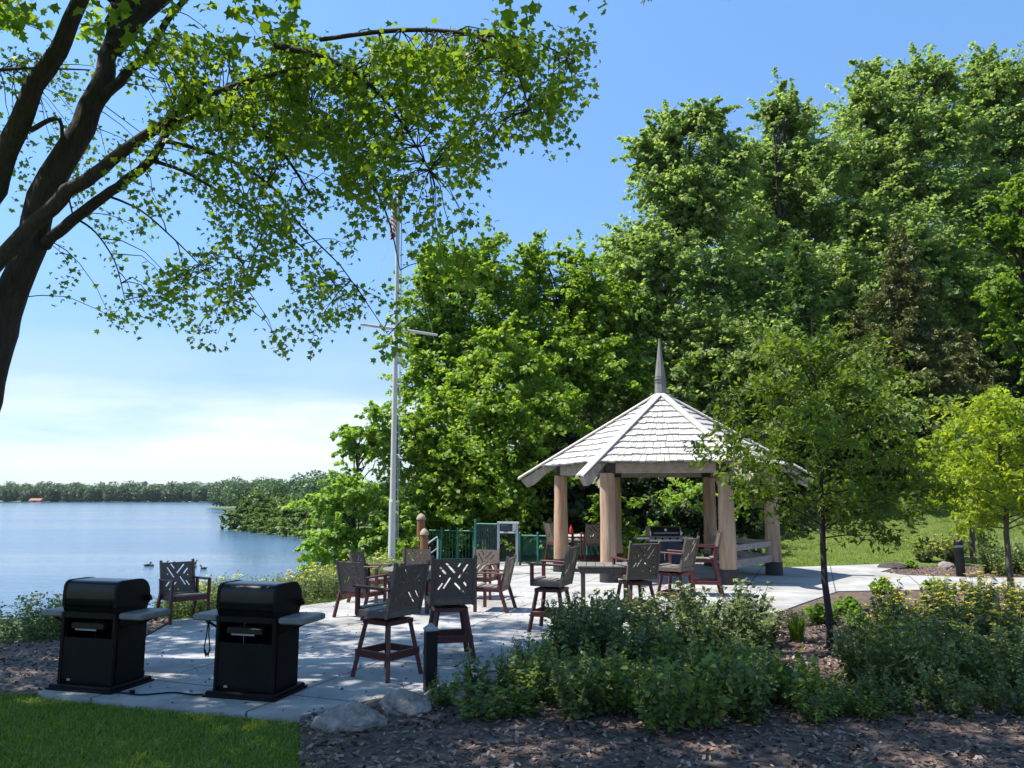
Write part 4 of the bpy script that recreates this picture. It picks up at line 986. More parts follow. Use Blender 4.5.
tree('maple_tree', 'yellow green maple branch hanging in at the right picture edge', 1075, 27,
     [(1010, 205, 27, .7, .5), (1030, 180, 27, .8, .5), (985, 235, 27, .7, .5), (1015, 245, 27, 1.0, .6), (1000, 285, 27, .8, .6), (1030, 300, 27, 1.2, .9), (1010, 335, 27, .7, .5), (1045, 350, 27, 1.1, .9), (1060, 230, 27, 1.6, 1.5), (1080, 300, 27, 1.8, 1.6), (1085, 180, 27, 1.5, 1.2)], L_['lime'], per=15, lp=22, cr=.26, size=.15, tr=.25, seed=29)
# dark woodland edge behind gazebo and lawn
UG = 'shaded undergrowth along the wood edge'
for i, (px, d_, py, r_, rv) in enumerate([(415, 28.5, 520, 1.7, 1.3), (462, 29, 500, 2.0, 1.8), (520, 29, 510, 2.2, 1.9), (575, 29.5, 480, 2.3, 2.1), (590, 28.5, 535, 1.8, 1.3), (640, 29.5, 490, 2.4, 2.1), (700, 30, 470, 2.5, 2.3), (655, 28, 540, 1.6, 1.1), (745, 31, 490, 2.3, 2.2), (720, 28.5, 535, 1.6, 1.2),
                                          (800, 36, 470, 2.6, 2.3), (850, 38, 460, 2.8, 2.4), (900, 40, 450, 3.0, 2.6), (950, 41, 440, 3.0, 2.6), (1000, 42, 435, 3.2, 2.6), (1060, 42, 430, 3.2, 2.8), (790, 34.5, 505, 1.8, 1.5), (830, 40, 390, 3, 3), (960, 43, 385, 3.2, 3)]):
    tree('shrub', 'dark shaded shrub in the undergrowth at the wood edge', px, d_, [(px, py, d_, r_, rv), (px + 12, py + 18, d_ - .5, r_ * .8, rv * .7), (px - 15, py - 20, d_ + .5, r_ * .8, rv * .8)], L_['painted_shade'], per=11, lp=22, cr=.45, size=.2, tr=.09, seed=40 + i, group=UG, cat='shrub', twigs=1)
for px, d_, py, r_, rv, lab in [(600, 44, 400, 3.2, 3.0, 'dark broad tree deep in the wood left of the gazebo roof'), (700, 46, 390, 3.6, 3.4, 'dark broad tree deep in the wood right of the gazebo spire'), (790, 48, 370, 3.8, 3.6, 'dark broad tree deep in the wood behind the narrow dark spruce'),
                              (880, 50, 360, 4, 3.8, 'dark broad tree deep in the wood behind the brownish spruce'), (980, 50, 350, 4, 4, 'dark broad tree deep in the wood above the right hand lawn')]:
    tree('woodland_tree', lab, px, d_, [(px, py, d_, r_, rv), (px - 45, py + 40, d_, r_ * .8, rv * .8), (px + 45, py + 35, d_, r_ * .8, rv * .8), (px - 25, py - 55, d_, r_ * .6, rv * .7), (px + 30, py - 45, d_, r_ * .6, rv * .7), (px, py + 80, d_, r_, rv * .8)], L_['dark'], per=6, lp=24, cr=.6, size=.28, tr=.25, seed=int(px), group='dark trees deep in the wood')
tree('sapling', 'small bright green sapling seen between the two left gazebo posts', 612, 25, [(600, 502, 25, .45, .25), (618, 492, 25, .4, .25), (632, 505, 25, .4, .25), (610, 520, 25, .6, .3), (628, 528, 25, .4, .3)], L_['bright'], per=30, lp=14, cr=.14, size=.15, tr=.03, seed=70, shape=OVAL, cat='sapling')
tree('shrub', 'bright green low shrub behind the silver grill', 648, 24.6, [(640, 540, 24.6, .5, .35), (655, 528, 24.6, .35, .3), (630, 552, 24.6, .4, .3)], L_['bright'], per=30, lp=14, cr=.14, size=.13, tr=.02, seed=71, shape=OVAL, cat='shrub')
tree('shrub', 'pale grey green bush under the trees seen right of the back gazebo post', 690, 26, [(690, 492, 26, .9, .6), (665, 505, 26, .7, .5), (745, 500, 26, .7, .6), (735, 482, 26, .5, .4)], L_['ash'], per=16, lp=18, cr=.22, size=.13, tr=.03, seed=72, cat='shrub')
tree('shrub', 'rounded light green bush on the bank right of the flagpole foot', 408, 23.8, [(405, 548, 23.8, .7, .5), (392, 560, 23.6, .6, .4), (450, 545, 25.6, .6, .4), (420, 530, 25.6, .7, .5)], L_['ash'], per=22, lp=18, cr=.2, size=.12, tr=.03, seed=73, cat='shrub')

# --- conifers
def spruce(label, px, d_, top_py, R0, seed, m=L_['spruce'], droop=.25, trr=.2, dens=1.0):
    x = X(px, d_); bz = gz(x, d_) - .05; B = Vector((x, d_, bz)); H = D(px, top_py, d_).z - bz; rg = random.Random(seed); rng = np.random.default_rng(seed)
    t = thing('spruce_tree', label, 'spruce', B); q = MB()
    q.tube([(0, 0, 0), (0, 0, H * .5), (0, 0, H * .98)], [trr, trr * .6, .02], 8)
    Cc = []; Hd = []; z = H * .08
    while z < H * .985:
        tt = z / H; Rr = R0 * (1 - tt) ** .75 + .12; nb = int(5 + 5 * (1 - tt)); ph = rg.random() * 6
        for k in range(nb):
            a = ph + 6.283 * k / nb + rg.uniform(-.3, .3); L0 = Rr * rg.uniform(.62, 1.18); d = Vector((math.cos(a), math.sin(a), 0))
            pts = [Vector((0, 0, z)) + d * (L0 * u) + Vector((0, 0, -droop * L0 * (u ** 1.3) + .12 * L0 * u ** 3)) for u in (0, .25, .5, .75, 1)]
            q.tube(pts, [.03, .025, .02, .014, .006], 3, cap=False)
            nn = max(4, int(L0 * 16 * dens))
            for j in range(nn):
                u = .12 + .88 * (j + rg.random()) / nn; p = pts[0].lerp(pts[-1], u); p.z = z - droop * L0 * u ** 1.3 + .12 * L0 * u ** 3
                side = Vector((-d.y, d.x, 0)) * rg.uniform(-1, 1) * .34 * L0 * (1.05 - u); Cc.append(p + side + Vector((0, 0, rg.uniform(-.10, .03)))); Hd.append(d * .8 + side * .8 + Vector((0, 0, -.5)))
        z += .30 + .16 * rg.random()
    C = np.array([tuple(c) for c in Cc]); Hh = np.array([tuple(h) for h in Hd]); K = 7; idx = np.repeat(np.arange(len(C)), K)
    pos = C[idx] + rng.normal(size=(len(C) * K, 3)) * .075; nor = rng.normal(size=(len(C) * K, 3)) * .6 + np.array([0, 0, .8])
    V, Fc = leaves(rng, pos, nor, .26 * (.5 + .8 * rng.random(len(pos))), NARROW * np.array([1.15, 1]), hang=Hh[idx])
    np_mesh('crown', V, Fc, m, t, np.repeat(np.clip(rng.random(len(C))[idx] * .6 + rng.random(len(pos)) * .4, 0, 1), 4)); q.build('trunk', M['bark2'], t); return t
spruce('brownish green spruce with drooping branches standing behind the round bollard', 922, 33, 226, 3.6, 81)
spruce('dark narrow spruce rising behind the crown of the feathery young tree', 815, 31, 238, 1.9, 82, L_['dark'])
spruce('broad dark spruce between the two taller spruces at the back of the lawn', 868, 35, 310, 3.2, 83)
spruce('shaded spruce at the far right back of the lawn', 985, 36, 330, 3.0, 84)

# --- young planted trees: thin stem, feathery sprays
def young(label, base, H, cz0, R0, seed, m, trr, nb=46, size=.085, lpn=26, group=None):
    t = thing('young_tree', label, 'young tree', base, 0, group); rg = random.Random(seed); rng = np.random.default_rng(seed); q = MB()
    lead = [Vector((mnoise.noise(Vector((i * .6, seed, 0))) * .07, mnoise.noise(Vector((i * .6, seed, 5))) * .07, H * .97 * i / 10)) for i in range(11)]; lead[0] = Vector((0, 0, 0))
    q.tube(lead, [trr * (1.15 - .10 * i) for i in range(11)], 10, jit=.06); C = []; Hn = []
    for k in range(nb):
        tt = (k + rg.random()) / nb; z = cz0 + (H * .95 - cz0) * tt ** 1.1; a = k * 2.4 + rg.uniform(-.5, .5)
        L0 = R0 * (math.sin(math.pi * min(1, .18 + .80 * tt)) ** .6) * rg.uniform(.6, 1.15); up = rg.uniform(.15, .6) + .3 * tt
        d = Vector((math.cos(a), math.sin(a), up)); s0 = lead[min(10, int(z / H * 10))].copy(); s0.z = max(cz0 * .8, z - .35)
        pts = [s0 + d * (L0 * u) + Vector((0, 0, -.28 * L0 * u * u)) for u in (0, .25, .5, .75, 1)]
        q.tube(pts, [trr * .32, trr * .24, trr * .17, trr * .1, .003], 4, cap=False)
        for j in range(int(9 * L0 / R0) + 3):
            u = .25 + .75 * rg.random(); p = s0 + d * (L0 * u) + Vector((0, 0, -.28 * L0 * u * u))
            sd = Vector((rg.uniform(-1, 1), rg.uniform(-1, 1), rg.uniform(-.5, .5))) * .24 * R0; e_ = p + sd
            q.tube([p, e_], [.004, .002], 3, cap=False)
            for s_ in range(3): C.append(p.lerp(e_, (s_ + 1) / 3)); Hn.append(unit(sd) * .6 + Vector((0, 0, -.5)))
    C = np.array([tuple(c) for c in C]); Hn = np.array([tuple(c) for c in Hn]); K = lpn // 3; idx = np.repeat(np.arange(len(C)), K)
    pos = C[idx] + rng.normal(size=(len(C) * K, 3)) * .055; nor = rng.normal(size=(len(C) * K, 3)) * .6 + np.array([0, 0, .6])
    V, Fc = leaves(rng, pos, nor, size * (.6 + .8 * rng.random(len(pos))), NARROW * np.array([1.5, 1]), hang=Hn[idx])
    np_mesh('crown', V, Fc, m, t, np.repeat(np.clip(rng.random(len(C))[idx] * .5 + rng.random(len(pos)) * .5, 0, 1), 4)); q.build('trunk', M['bark2'] if m is not L_['locust'] else M['bark'], t); return t
bp_ = P(830, 648)
young('feathery dark green young tree with thin straight stem in the mulch bed', Vector((bp_.x, bp_.y, -.04)), 4.75, 1.85, 1.75, 91, L_['locust'], .044, nb=54, size=.098, lpn=21)
bp_ = P(1013, 602)
young('yellow green young tree at the right edge, nearer of the two', Vector((bp_.x, bp_.y, -.04)), 4.6, 1.75, 1.45, 92, L_['yellow'], .056, nb=50, size=.115, lpn=18)
bp_ = P(974, 564)
young('yellow green young tree in the mulch island behind the round bollard', Vector((bp_.x, bp_.y, -.04)), 4.7, 1.95, 1.5, 93, L_['yellow'], .075, nb=46, size=.16)
# dark small conifer shrub by the right path
bp_ = Vector((X(986, 23.6), 23.6, gz(X(986, 23.6), 23.6)))

# ------------------------------------------------------------------ plants
def plant_mesh(kind, seed):
    """returns list of (part name, V, F, hue, material)"""
    rng = np.random.default_rng(seed); out_ = []
    if kind in ('yarrow', 'sage'):
        ns = 28; H = .58; C = []; Hn = []; S = []; heads = []; stems = MB()
        for i in range(ns):
            a = rng.random() * 6.283; r0 = .13 * rng.random(); tip = Vector((math.cos(a) * (.06 + .30 * rng.random()), math.sin(a) * (.06 + .30 * rng.random()), H * rng.uniform(.55, 1.18)))
            b0 = Vector((math.cos(a) * r0, math.sin(a) * r0, 0)); pts = curve_pts(b0, tip, (-.02, 0, .05), 4)
            stems.tube(pts, [.005, .0045, .004, .0035, .003], 3, cap=False)
            nl = 15 if kind == 'yarrow' else 20
            for j in range(nl):
                u = (j + rng.random()) / nl * .95; C.append(tuple(b0.lerp(tip, u) + Vector((0, 0, .05 * 4 * u * (1 - u)))))
                an = rng.random() * 6.28; Hn.append((math.cos(an), math.sin(an), .45)); S.append((.12 if kind == 'yarrow' else .078) * (1.15 - .55 * u))
            heads.append(tip)
        C = np.array(C); Hn = np.array(Hn); nor = np.array([0, 0, 1]) + rng.normal(size=C.shape) * .45
        C = C + Hn * .03
        V, Fc = leaves(rng, C, nor, np.array(S) * (.7 + .6 * rng.random(len(C))), NARROW * np.array([1.7, 1]) if kind == 'yarrow' else DIAMOND * np.array([.75, 1]), hang=Hn)
        out_.append(('foliage', V, Fc, np.repeat(rng.random(len(C)), 4)))
        hd = []
        if kind == 'yarrow':
            Cf = []
            for tp in heads:
                if rng.random() < (.95 if seed < 508 else .4):
                    rr_ = rng.uniform(.025, .05)
                    for _ in range(14): a = rng.random() * 6.28; u = math.sqrt(rng.random()); Cf.append((tp.x + rr_ * u * math.cos(a), tp.y + rr_ * u * math.sin(a), tp.z + .012 + rng.random() * .012 - .012 * u))
            Cf = np.array(Cf); V, Fc = leaves(rng, Cf, np.array([0, 0, 1]) + rng.normal(size=Cf.shape) * .3, np.full(len(Cf), .026), OVAL)
            out_.append(('flower', V, Fc, np.repeat(rng.random(len(Cf)), 6)))
        return out_, stems
    if kind in ('rose', 'mound'):
        ns = 22 if kind == 'rose' else 40; H = .55 if kind == 'rose' else .30; C = []; Hn = []; stems = MB()
        for i in range(ns):
            a = rng.random() * 6.283; sp = .34 if kind == 'rose' else .24; r1 = sp * math.sqrt(rng.random()); tip = Vector((math.cos(a) * r1, math.sin(a) * r1, H * (1 - .5 * (r1 / sp) ** 2) * rng.uniform(.5, 1.25)))
            b0 = Vector((math.cos(a) * r1 * .3, math.sin(a) * r1 * .3, 0)); stems.tube(curve_pts(b0, tip, (0, 0, .03), 4), [.006, .005, .004, .003, .002], 3, cap=False)
            nl = 20 if kind == 'rose' else 20
            for j in range(nl):
                u = .15 + .85 * (j + rng.random()) / nl; p = b0.lerp(tip, u); an = rng.random() * 6.28; C.append((p.x + .035 * math.cos(an), p.y + .035 * math.sin(an), p.z + .03 * u)); Hn.append((math.cos(an), math.sin(an), .2))
        C = np.array(C); Hn = np.array(Hn); nor = np.array([0, 0, .9]) + rng.normal(size=C.shape) * .45
        V, Fc = leaves(rng, C, nor, (.065 if kind == 'rose' else .075) * (.6 + .7 * rng.random(len(C))), OVAL, hang=Hn)
        out_.append(('foliage', V, Fc, np.repeat(rng.random(len(C)), 6))); return out_, stems
    if kind == 'tuft':
        n = 420; Vs = []; Fs = []; hs = []
        for i in range(n):
            a = rng.random() * 6.283; r0 = .09 * math.sqrt(rng.random()); L0 = rng.uniform(.28, .55); lean = rng.uniform(.05, .55); w_ = .005
            d = np.array([math.cos(a), math.sin(a), 0]); s = np.array([-d[1], d[0], 0]) * w_; b0 = d * r0; k = len(Vs)
            p = [b0 + d * (L0 * lean * u * u) + np.array([0, 0, L0 * u * (1 - .25 * lean * u)]) for u in (0, .4, .75, 1)]
            for j, pp in enumerate(p): Vs += [pp - s * (1 - .28 * j), pp + s * (1 - .28 * j)]
            for j in range(3): Fs.append((k + 2 * j, k + 2 * j + 1, k + 2 * j + 3, k + 2 * j + 2))
            hs += [rng.random()] * 8
        out_.append(('blades', np.array(Vs), np.array(Fs), np.array(hs))); return out_, None
L_['lawn'] = leafmat('leaf_lawn', [(0.0978, 0.15, 0.018), (0.138, 0.198, 0.026), (0.1955, 0.252, 0.04)], .35)
L_['yar'] = leafmat('leaf_yarrow', [(0.0728, 0.1047, 0.0406), (0.1058, 0.1417, 0.0541), (0.1587, 0.1848, 0.0722)], .35, (1.8, 1.9, 1.1))
L_['sage'] = leafmat('leaf_sage', [(0.0929, 0.1326, 0.044), (0.1435, 0.1872, 0.0605), (0.2194, 0.2574, 0.088)], .35, (1.8, 1.9, 1.1))
L_['rose'] = leafmat('leaf_rose', [(0.0672, 0.1149, 0.025), (0.1075, 0.1672, 0.035), (0.1613, 0.2195, 0.0525)], .4)
L_['mound'] = leafmat('leaf_mound', [(.09, .17, .02), (.12, .21, .028), (.16, .26, .04)], .45)
L_['tuft'] = leafmat('leaf_tuft', [(.05, .11, .015), (.08, .15, .02), (.12, .19, .035)], .4)
L_['yflower'] = leafmat('petal_yellow', [(.50, .42, .02), (.65, .55, .03), (.75, .66, .08)], .3, (1, 1, .8))
L_['pale'] = leafmat('petal_pale', [(.30, .33, .12), (.42, .43, .15), (.55, .52, .2)], .3, (1, 1, .8))
PM = {'yarrow': ('yar', 'yarrow_plant', 'yarrow'), 'sage': ('sage', 'sage_plant', 'perennial'), 'rose': ('rose', 'leafy_shrub', 'shrub'), 'mound': ('mound', 'mound_plant', 'perennial'), 'tuft': ('tuft', 'grass_tuft', 'grass')}
PROT = {}
def proto(kind, var):
    if (kind, var) in PROT: return PROT[(kind, var)], False
    parts, stems = plant_mesh(kind, 500 + var * 13 + len(kind)); lm, nm, cat = PM[kind]
    t = thing(nm, '', cat)
    for pn, V, Fc, h in parts:
        mt_ = L_[lm] if pn != 'flower' else L_['yflower' if var == 0 else 'pale']
        np_mesh(pn, V, Fc, mt_, t, h)
    if stems: stems.build('stem', M['bark2'] if kind == 'rose' else L_[lm], t)
    PROT[(kind, var)] = t; return t, True
prg = random.Random(77)
def plant(kind, p, s, label, group, var=None, zs=1.0, z=None):
    v = prg.randint(0, 2) if var is None else var
    o, fresh = proto(kind, v)
    if not fresh: o = copy_tree(o)
    tag(o, label, PM[kind][2], group); o.location = (p.x, p.y, -.03 if z is None else z); s = s * prg.uniform(.82, 1.14); zs = zs * prg.uniform(.78, 1.18); o.scale = (s, s, s * zs); o.rotation_euler = (0, 0, prg.random() * 6.28)
    return o
# left mass of the bed: grey green perennials behind, leafy shrubs in front
GA = 'grey green perennials in the bed before the tall chairs'; GBs = 'leafy low shrubs at the front of the bed'
for px, py in [(565, 640), (590, 636), (612, 640), (640, 634), (660, 640), (688, 632), (710, 636), (735, 628), (752, 634), (765, 645), (575, 655), (602, 657), (700, 652), (728, 650), (755, 660), (676, 655)]:
    plant('yarrow', P(px, py), 1.08, 'feathery grey green perennial with flat heads behind the leafy shrubs', GA, var=2 if prg.random() < .5 else 1)
for px, py in [(545, 668), (560, 684), (585, 672), (612, 670), (640, 665), (662, 672), (650, 690), (620, 692), (590, 694), (680, 688), (630, 712), (655, 716), (700, 676), (735, 678), (560, 665), (712, 662), (540, 690), (600, 712), (520, 700), (760, 690), (745, 712), (790, 705), (690, 708), (720, 694), (575, 706), (665, 730), (700, 726)]:
    plant('rose', P(px, py), 1.0, 'leafy green low shrub at the shaded front of the bed', GBs)
plant('rose', P(475, 690), .80, 'small leafy plant just right of the square bollard and pale boulder', GBs, 0, 1.1)
plant('rose', P(442, 703), .62, 'smallest leafy plant, growing against the foot of the square bollard', GBs, 1, 1.0)
plant('rose', P(480, 716), .85, 'low dark leafy plant at the bottom of the picture beside the boulders', GBs, 2, .7)
plant('rose', P(515, 712), .85, 'low dark leafy plant left of the shrub mass at the front', GBs, 0, .6)
GYr = 'yellow flowered yarrow along the right path'
for px, py in [(892, 618), (915, 626), (938, 616), (962, 624), (985, 615), (1006, 622), (1028, 616), (888, 642), (905, 642), (930, 644), (955, 642), (980, 640), (1004, 644), (1030, 640), (945, 608), (1015, 606), (975, 605)]:
    plant('yarrow', P(px, py), .98, 'yarrow with flat yellow flower heads beside the right path', GYr, var=0, zs=.88)
GSg = 'dark grey green perennials at the shaded right of the bed'
for px, py in [(870, 662), (895, 668), (920, 672), (945, 668), (970, 664), (995, 668), (1020, 664), (860, 682), (885, 690), (910, 694), (940, 692), (965, 688), (990, 690), (1015, 688)]:
    plant('sage', P(px, py), 1.02, 'grey green leafy perennial in the shaded right part of the bed', GSg)
for px, py in [(528, 676), (546, 700), (574, 716), (605, 682), (636, 700), (668, 704), (695, 692), (722, 706), (742, 680), (768, 700), (752, 720), (508, 694)]:
    plant('sage', P(px, py), .80, 'slender grey green plant growing among the leafy front shrubs', 'slender plants among the front shrubs', zs=1.15)
for px, py in [(880, 706), (905, 712), (935, 708), (962, 714), (992, 708), (1018, 712), (1036, 692)]:
    plant('sage', P(px, py), .72, 'grey green plant at the front edge of the right bed', 'front edge plants of the right bed')
for px, py in [(880, 660), (925, 658), (968, 655), (1008, 656), (900, 676), (985, 676)]:
    plant('yarrow', P(px, py), .95, 'tall yarrow with yellow heads among grey green perennials', 'yarrow among the shaded perennials', var=0, zs=1.05)
for px, py in [(600, 668), (655, 660), (705, 664), (735, 664), (570, 672), (632, 676)]:
    plant('yarrow', P(px, py), .95, 'feathery pale headed yarrow rising among the front shrubs', 'yarrow rising among the front shrubs', var=2, zs=1.1)
GLw = 'low ground plants in front of the young tree'
for px, py in [(790, 682), (815, 690), (770, 668), (838, 712), (815, 720), (870, 716), (745, 664), (850, 700), (860, 706)]:
    plant('rose', P(px, py), .72, 'low dark leafy plant on mulch before the young tree', GLw, zs=.7)
plant('tuft', P(797, 640), 1.0, 'upright tuft of ornamental grass left of the young tree stem', None, 0)
for px, py, s, lab in [(848, 612, 1.15, 'bright green mound plant right behind the young tree stem'), (822, 622, 1.05, 'bright green mound plant touching the grass tuft'), (882, 593, 1.0, 'bright green round mound plant alone at the path edge'),
                       (935, 590, .95, 'bright green mound plant at the path edge before the round bollard'), (912, 567.5, .95, 'bright green mound plant at the tip of the mulch island'), (858, 628, .9, 'bright green mound plant in front of the one behind the stem')]:
    plant('mound', P(px, py), s, lab, 'bright green mound plants by the path')
GI = 'plants of the mulch island beyond the path'
for px, py in [(925, 563), (940, 561), (950, 565)]: plant('yarrow', P(px, py), 1.35, 'pale yarrow on the mulch island left of the round bollard', GI, var=0)
for px, py in [(990, 573), (1003, 575), (1018, 573), (1030, 575), (995, 566), (1012, 565), (1030, 566), (1045, 572)]: plant('sage', P(px, py), 1.35, 'grey green perennial on the mulch island right of the round bollard', GI)
for px, py, s in [(955, 560, 1.3), (968, 559, 1.2), (985, 560, 1.5)]: plant('rose', P(px, py), s, 'tall dark leafy plant on the mulch island behind the round bollard', GI, zs=1.6)

# lakeside flower strip: uncountable mass
def strip(name, label, line, width, n, seed, hgt, flowers):
    rng = np.random.default_rng(seed); L = np.array([(p.x, p.y) for p in line]); seg = np.hypot(*(L[1:] - L[:-1]).T); cum = np.concatenate([[0], np.cumsum(seg)])
    s = rng.random(n) * cum[-1]; x = np.interp(s, cum, L[:, 0]); y = np.interp(s, cum, L[:, 1])
    k = np.clip(np.searchsorted(cum, s) - 1, 0, len(seg) - 1); dr = (L[1:] - L[:-1])[k]; dr = dr / np.linalg.norm(dr, axis=1, keepdims=True)
    off = rng.random(n) * width; x = x - dr[:, 1] * off; y = y + dr[:, 0] * off; z = ground_z(x, y)
    pat = np.array([.75 + .5 * mnoise.noise(Vector((a * .9, b * .9, seed))) for a, b in zip(x, y)])
    H = hgt * pat * (.65 + .6 * rng.random(n)); lean = rng.normal(size=(n, 2)) * .09; K = 12
    idx = np.repeat(np.arange(n), K); u = rng.random(n * K)
    C = np.stack([x[idx] + lean[idx, 0] * u, y[idx] + lean[idx, 1] * u, z[idx] + H[idx] * u], 1); an = rng.random(n * K) * 6.283
    Hn = np.stack([np.cos(an), np.sin(an), .6 + 0 * an], 1); C = C + Hn * .025
    V, Fc = leaves(rng, C, np.array([0, 0, .7]) + rng.normal(size=C.shape) * .5, .055 * (.6 + .7 * rng.random(n * K)), NARROW * np.array([1.7, 1]), hang=Hn)
    o = np_mesh(name, V, Fc, L_['yar2'], None, np.repeat(np.clip(.5 * rng.random(n)[idx] + .5 * rng.random(n * K), 0, 1), 4)); tag(o, label, 'flowers', kind='stuff')
    sel = rng.random(n) < flowers; Cf = np.stack([x + lean[:, 0], y + lean[:, 1], z + H + .015], 1)[sel]; idx = np.repeat(np.arange(len(Cf)), 8)
    Cf = Cf[idx] + rng.normal(size=(len(idx), 3)) * np.array([.022, .022, .007])
    V, Fc = leaves(rng, Cf, np.array([0, -.3, 1]) + rng.normal(size=Cf.shape) * .35, np.full(len(Cf), .034), OVAL)
    f = np_mesh('blossom', V, Fc, L_['yflower'], o, np.repeat(rng.random(len(Cf)), 6)); f['kind'] = 'stuff'
L_['yar2'] = leafmat('leaf_bank', [(0.09, 0.13, 0.0495), (0.13, 0.175, 0.066), (0.19, 0.235, 0.099)], .42, (1.8, 1.8, 1.0))
strip('flower_strip', 'dense strip of yellow flowered plants along the lake edge behind the patio', [P(405, 575), P(345, 597), P(262, 609), P(196, 616), P(150, 619)], -1.5, 3600, 5, .50, .12) if False else None
strip('flower_strip', 'dense strip of yellow flowered plants along the lake edge behind the patio', [P(150, 615), P(196, 615), P(262, 607.5), P(345, 596), P(408, 573)], 1.5, 3600, 5, .55, .08)
strip('flower_strip', 'sparse yellow flowered plants at the water edge left of the left grill', [P(-160, 652), P(0, 641), P(70, 638), P(150, 616)], .8, 1000, 6, .58, .14)

# grass blades on the near lawn
def blades(name, label, x0, x1, y0, y1, n, seed, test, h=.05):
    rng = np.random.default_rng(seed); x = rng.uniform(x0, x1, n); y = rng.uniform(y0, y1, n); ok = test(x, y); x = x[ok]; y = y[ok]; n = len(x); z = ground_z(x, y)
    C = np.stack([x, y, z + h * .4], 1); nor = np.stack([rng.normal(size=n), rng.normal(size=n), .25 * np.ones(n)], 1); hg = np.tile(np.array([0, 0, 1.3]), (n, 1))
    V, Fc = leaves(rng, C, nor, h * (.7 + .8 * rng.random(n)), BLADE * np.array([1.5, 1]), hang=hg, fold=.3)
    o = np_mesh(name, V, Fc, L_['lawn'], None, np.repeat(rng.random(n), 4)); tag(o, label, 'grass', kind='stuff'); return o
pa, pc, pd_ = P(38, 694), P(300, 718), P(-60, 672)
def lt(x, y):
    l1 = pa.y + (pc.y - pa.y) * (x - pa.x) / (pc.x - pa.x) - .02; l2 = pa.y + .25 + 0 * x
    return np.where(x > pa.x, y < l1, y < l2) & (x < -1.35 + 0 * y)
blades('grass', 'short shaded lawn grass in front of the black grills', -9, -1.2, 5.4, 8.7, 60000, 9, lt, .065)
def inpoly(poly):
    pts = [(p[0], p[1]) for p in poly]
    def f(x, y):
        ins = np.zeros(x.shape, bool); n = len(pts)
        for i in range(n):
            (x0, y0), (x1, y1) = pts[i], pts[(i + 1) % n]; c = ((y0 > y) != (y1 > y)); ins ^= c & (x < (x1 - x0) * (y - y0) / ((y1 - y0) or 1e-9) + x0)
        return ins
    return f
inp, ini, inb = inpoly(PAT), inpoly(ISL), inpoly(BED)
blades('grass', 'mown sunlit lawn grass beyond the path on the right', 5, 26, 20.5, 36, 120000, 10, lambda x, y: ~inp(x, y) & ~ini(x, y) & ~inb(x, y) & (np.hypot(x - 4.04, y - 21.2) > 2.6) & (x > 6.2), .085)
# bark chips
def chips(name, label, test, x0, x1, y0, y1, n, seed, m):
    rng = np.random.default_rng(seed); x = rng.uniform(x0, x1, n); y = rng.uniform(y0, y1, n); ok = test(x, y); x = x[ok]; y = y[ok]; n = len(x)
    C = np.stack([x, y, -.014 + .018 * rng.random(n)], 1); nor = np.array([0, 0, 1]) + rng.normal(size=(n, 3)) * .35
    V, Fc = leaves(rng, C, nor, .05 * (.4 + rng.random(n)), np.array([(-.22, 0), (.25, .05), (.2, 1), (-.25, .9)]), fold=0)
    tag(np_mesh(name, V, Fc, m, None, np.repeat(rng.random(n), 4)), label, 'bark mulch', kind='stuff')
def litter():
    rng = np.random.default_rng(31); n = 1500; x = rng.uniform(-6, 4, n); y = rng.uniform(7.5, 17, n); ok = inp(x, y); x = x[ok]; y = y[ok]; n = len(x)
    C = np.stack([x, y, .006 + .008 * rng.random(n)], 1)
    V, Fc = leaves(rng, C, np.array([0, 0, 1]) + rng.normal(size=(n, 3)) * .3, .035 * (.4 + rng.random(n)), OVAL)
    tag(np_mesh('leaf_litter', V, Fc, CHM, None, np.repeat(rng.random(n), 6)), 'small dry leaf scraps scattered over the patio slab', 'leaf litter', kind='stuff')
CHM = leafmat('bark_chip', [(.03, .018, .013), (.10, .065, .048), (.30, .22, .17)], 0.0)
chips('bark_chips', 'loose bark chips covering the front planting bed', inb, -2.5, 11, 5.5, 14.6, 42000, 3, CHM)
chips('bark_chips', 'loose bark chips covering the mulch island by the far path', ini, 9, 19, 18, 26, 9000, 4, CHM)
chips('bark_chips', 'bark litter on the bare strip left of the left grill', inpoly(LEFTM), -10, -4.5, 8, 14, 9000, 12, CHM)

litter()
# ------------------------------------------------------------------ far shores
def far_mass(name, label, pts, n, size, seed, m, kind='stuff', loc=None, cat='woods'):
    """pts: (x, y, r, h) tree blobs merged as one far wood"""
    rng = np.random.default_rng(seed); pts = np.array(pts); k = rng.integers(0, len(pts), n); p = pts[k]
    d = unitn(rng.normal(size=(n, 3))); d[:, 2] = np.abs(d[:, 2]) ** .8 * np.sign(d[:, 2]); rr_ = rng.random((n, 1)) ** .35
    C = np.stack([p[:, 0], p[:, 1], WATER + p[:, 3] * .52], 1) + d * rr_ * np.stack([p[:, 2], p[:, 2], p[:, 3] * .5], 1)
    V, Fc = leaves(rng, C, d * .6 + np.array([0, 0, .5]) + rng.normal(size=(n, 3)) * .5, size * (.6 + .8 * rng.random(n)), DIAMOND)
    o = np_mesh(name, V, Fc, m, None, np.repeat(np.clip(.7 * rng.random(len(pts))[k] + .3 * rng.random(n), 0, 1), 4)); tag(o, label, cat, kind=kind); return o
rg = random.Random(5)
def along(a, b, n, back, r, h):
    o = []
    for i in range(n):
        u = i / (n - 1); s = rg.random() * back; o.append((a[0] + (b[0] - a[0]) * u + rg.uniform(-4, 4), a[1] + (b[1] - a[1]) * u + s + r, r * rg.uniform(.7, 1.3), h * rg.uniform(.75, 1.2)))
    return o
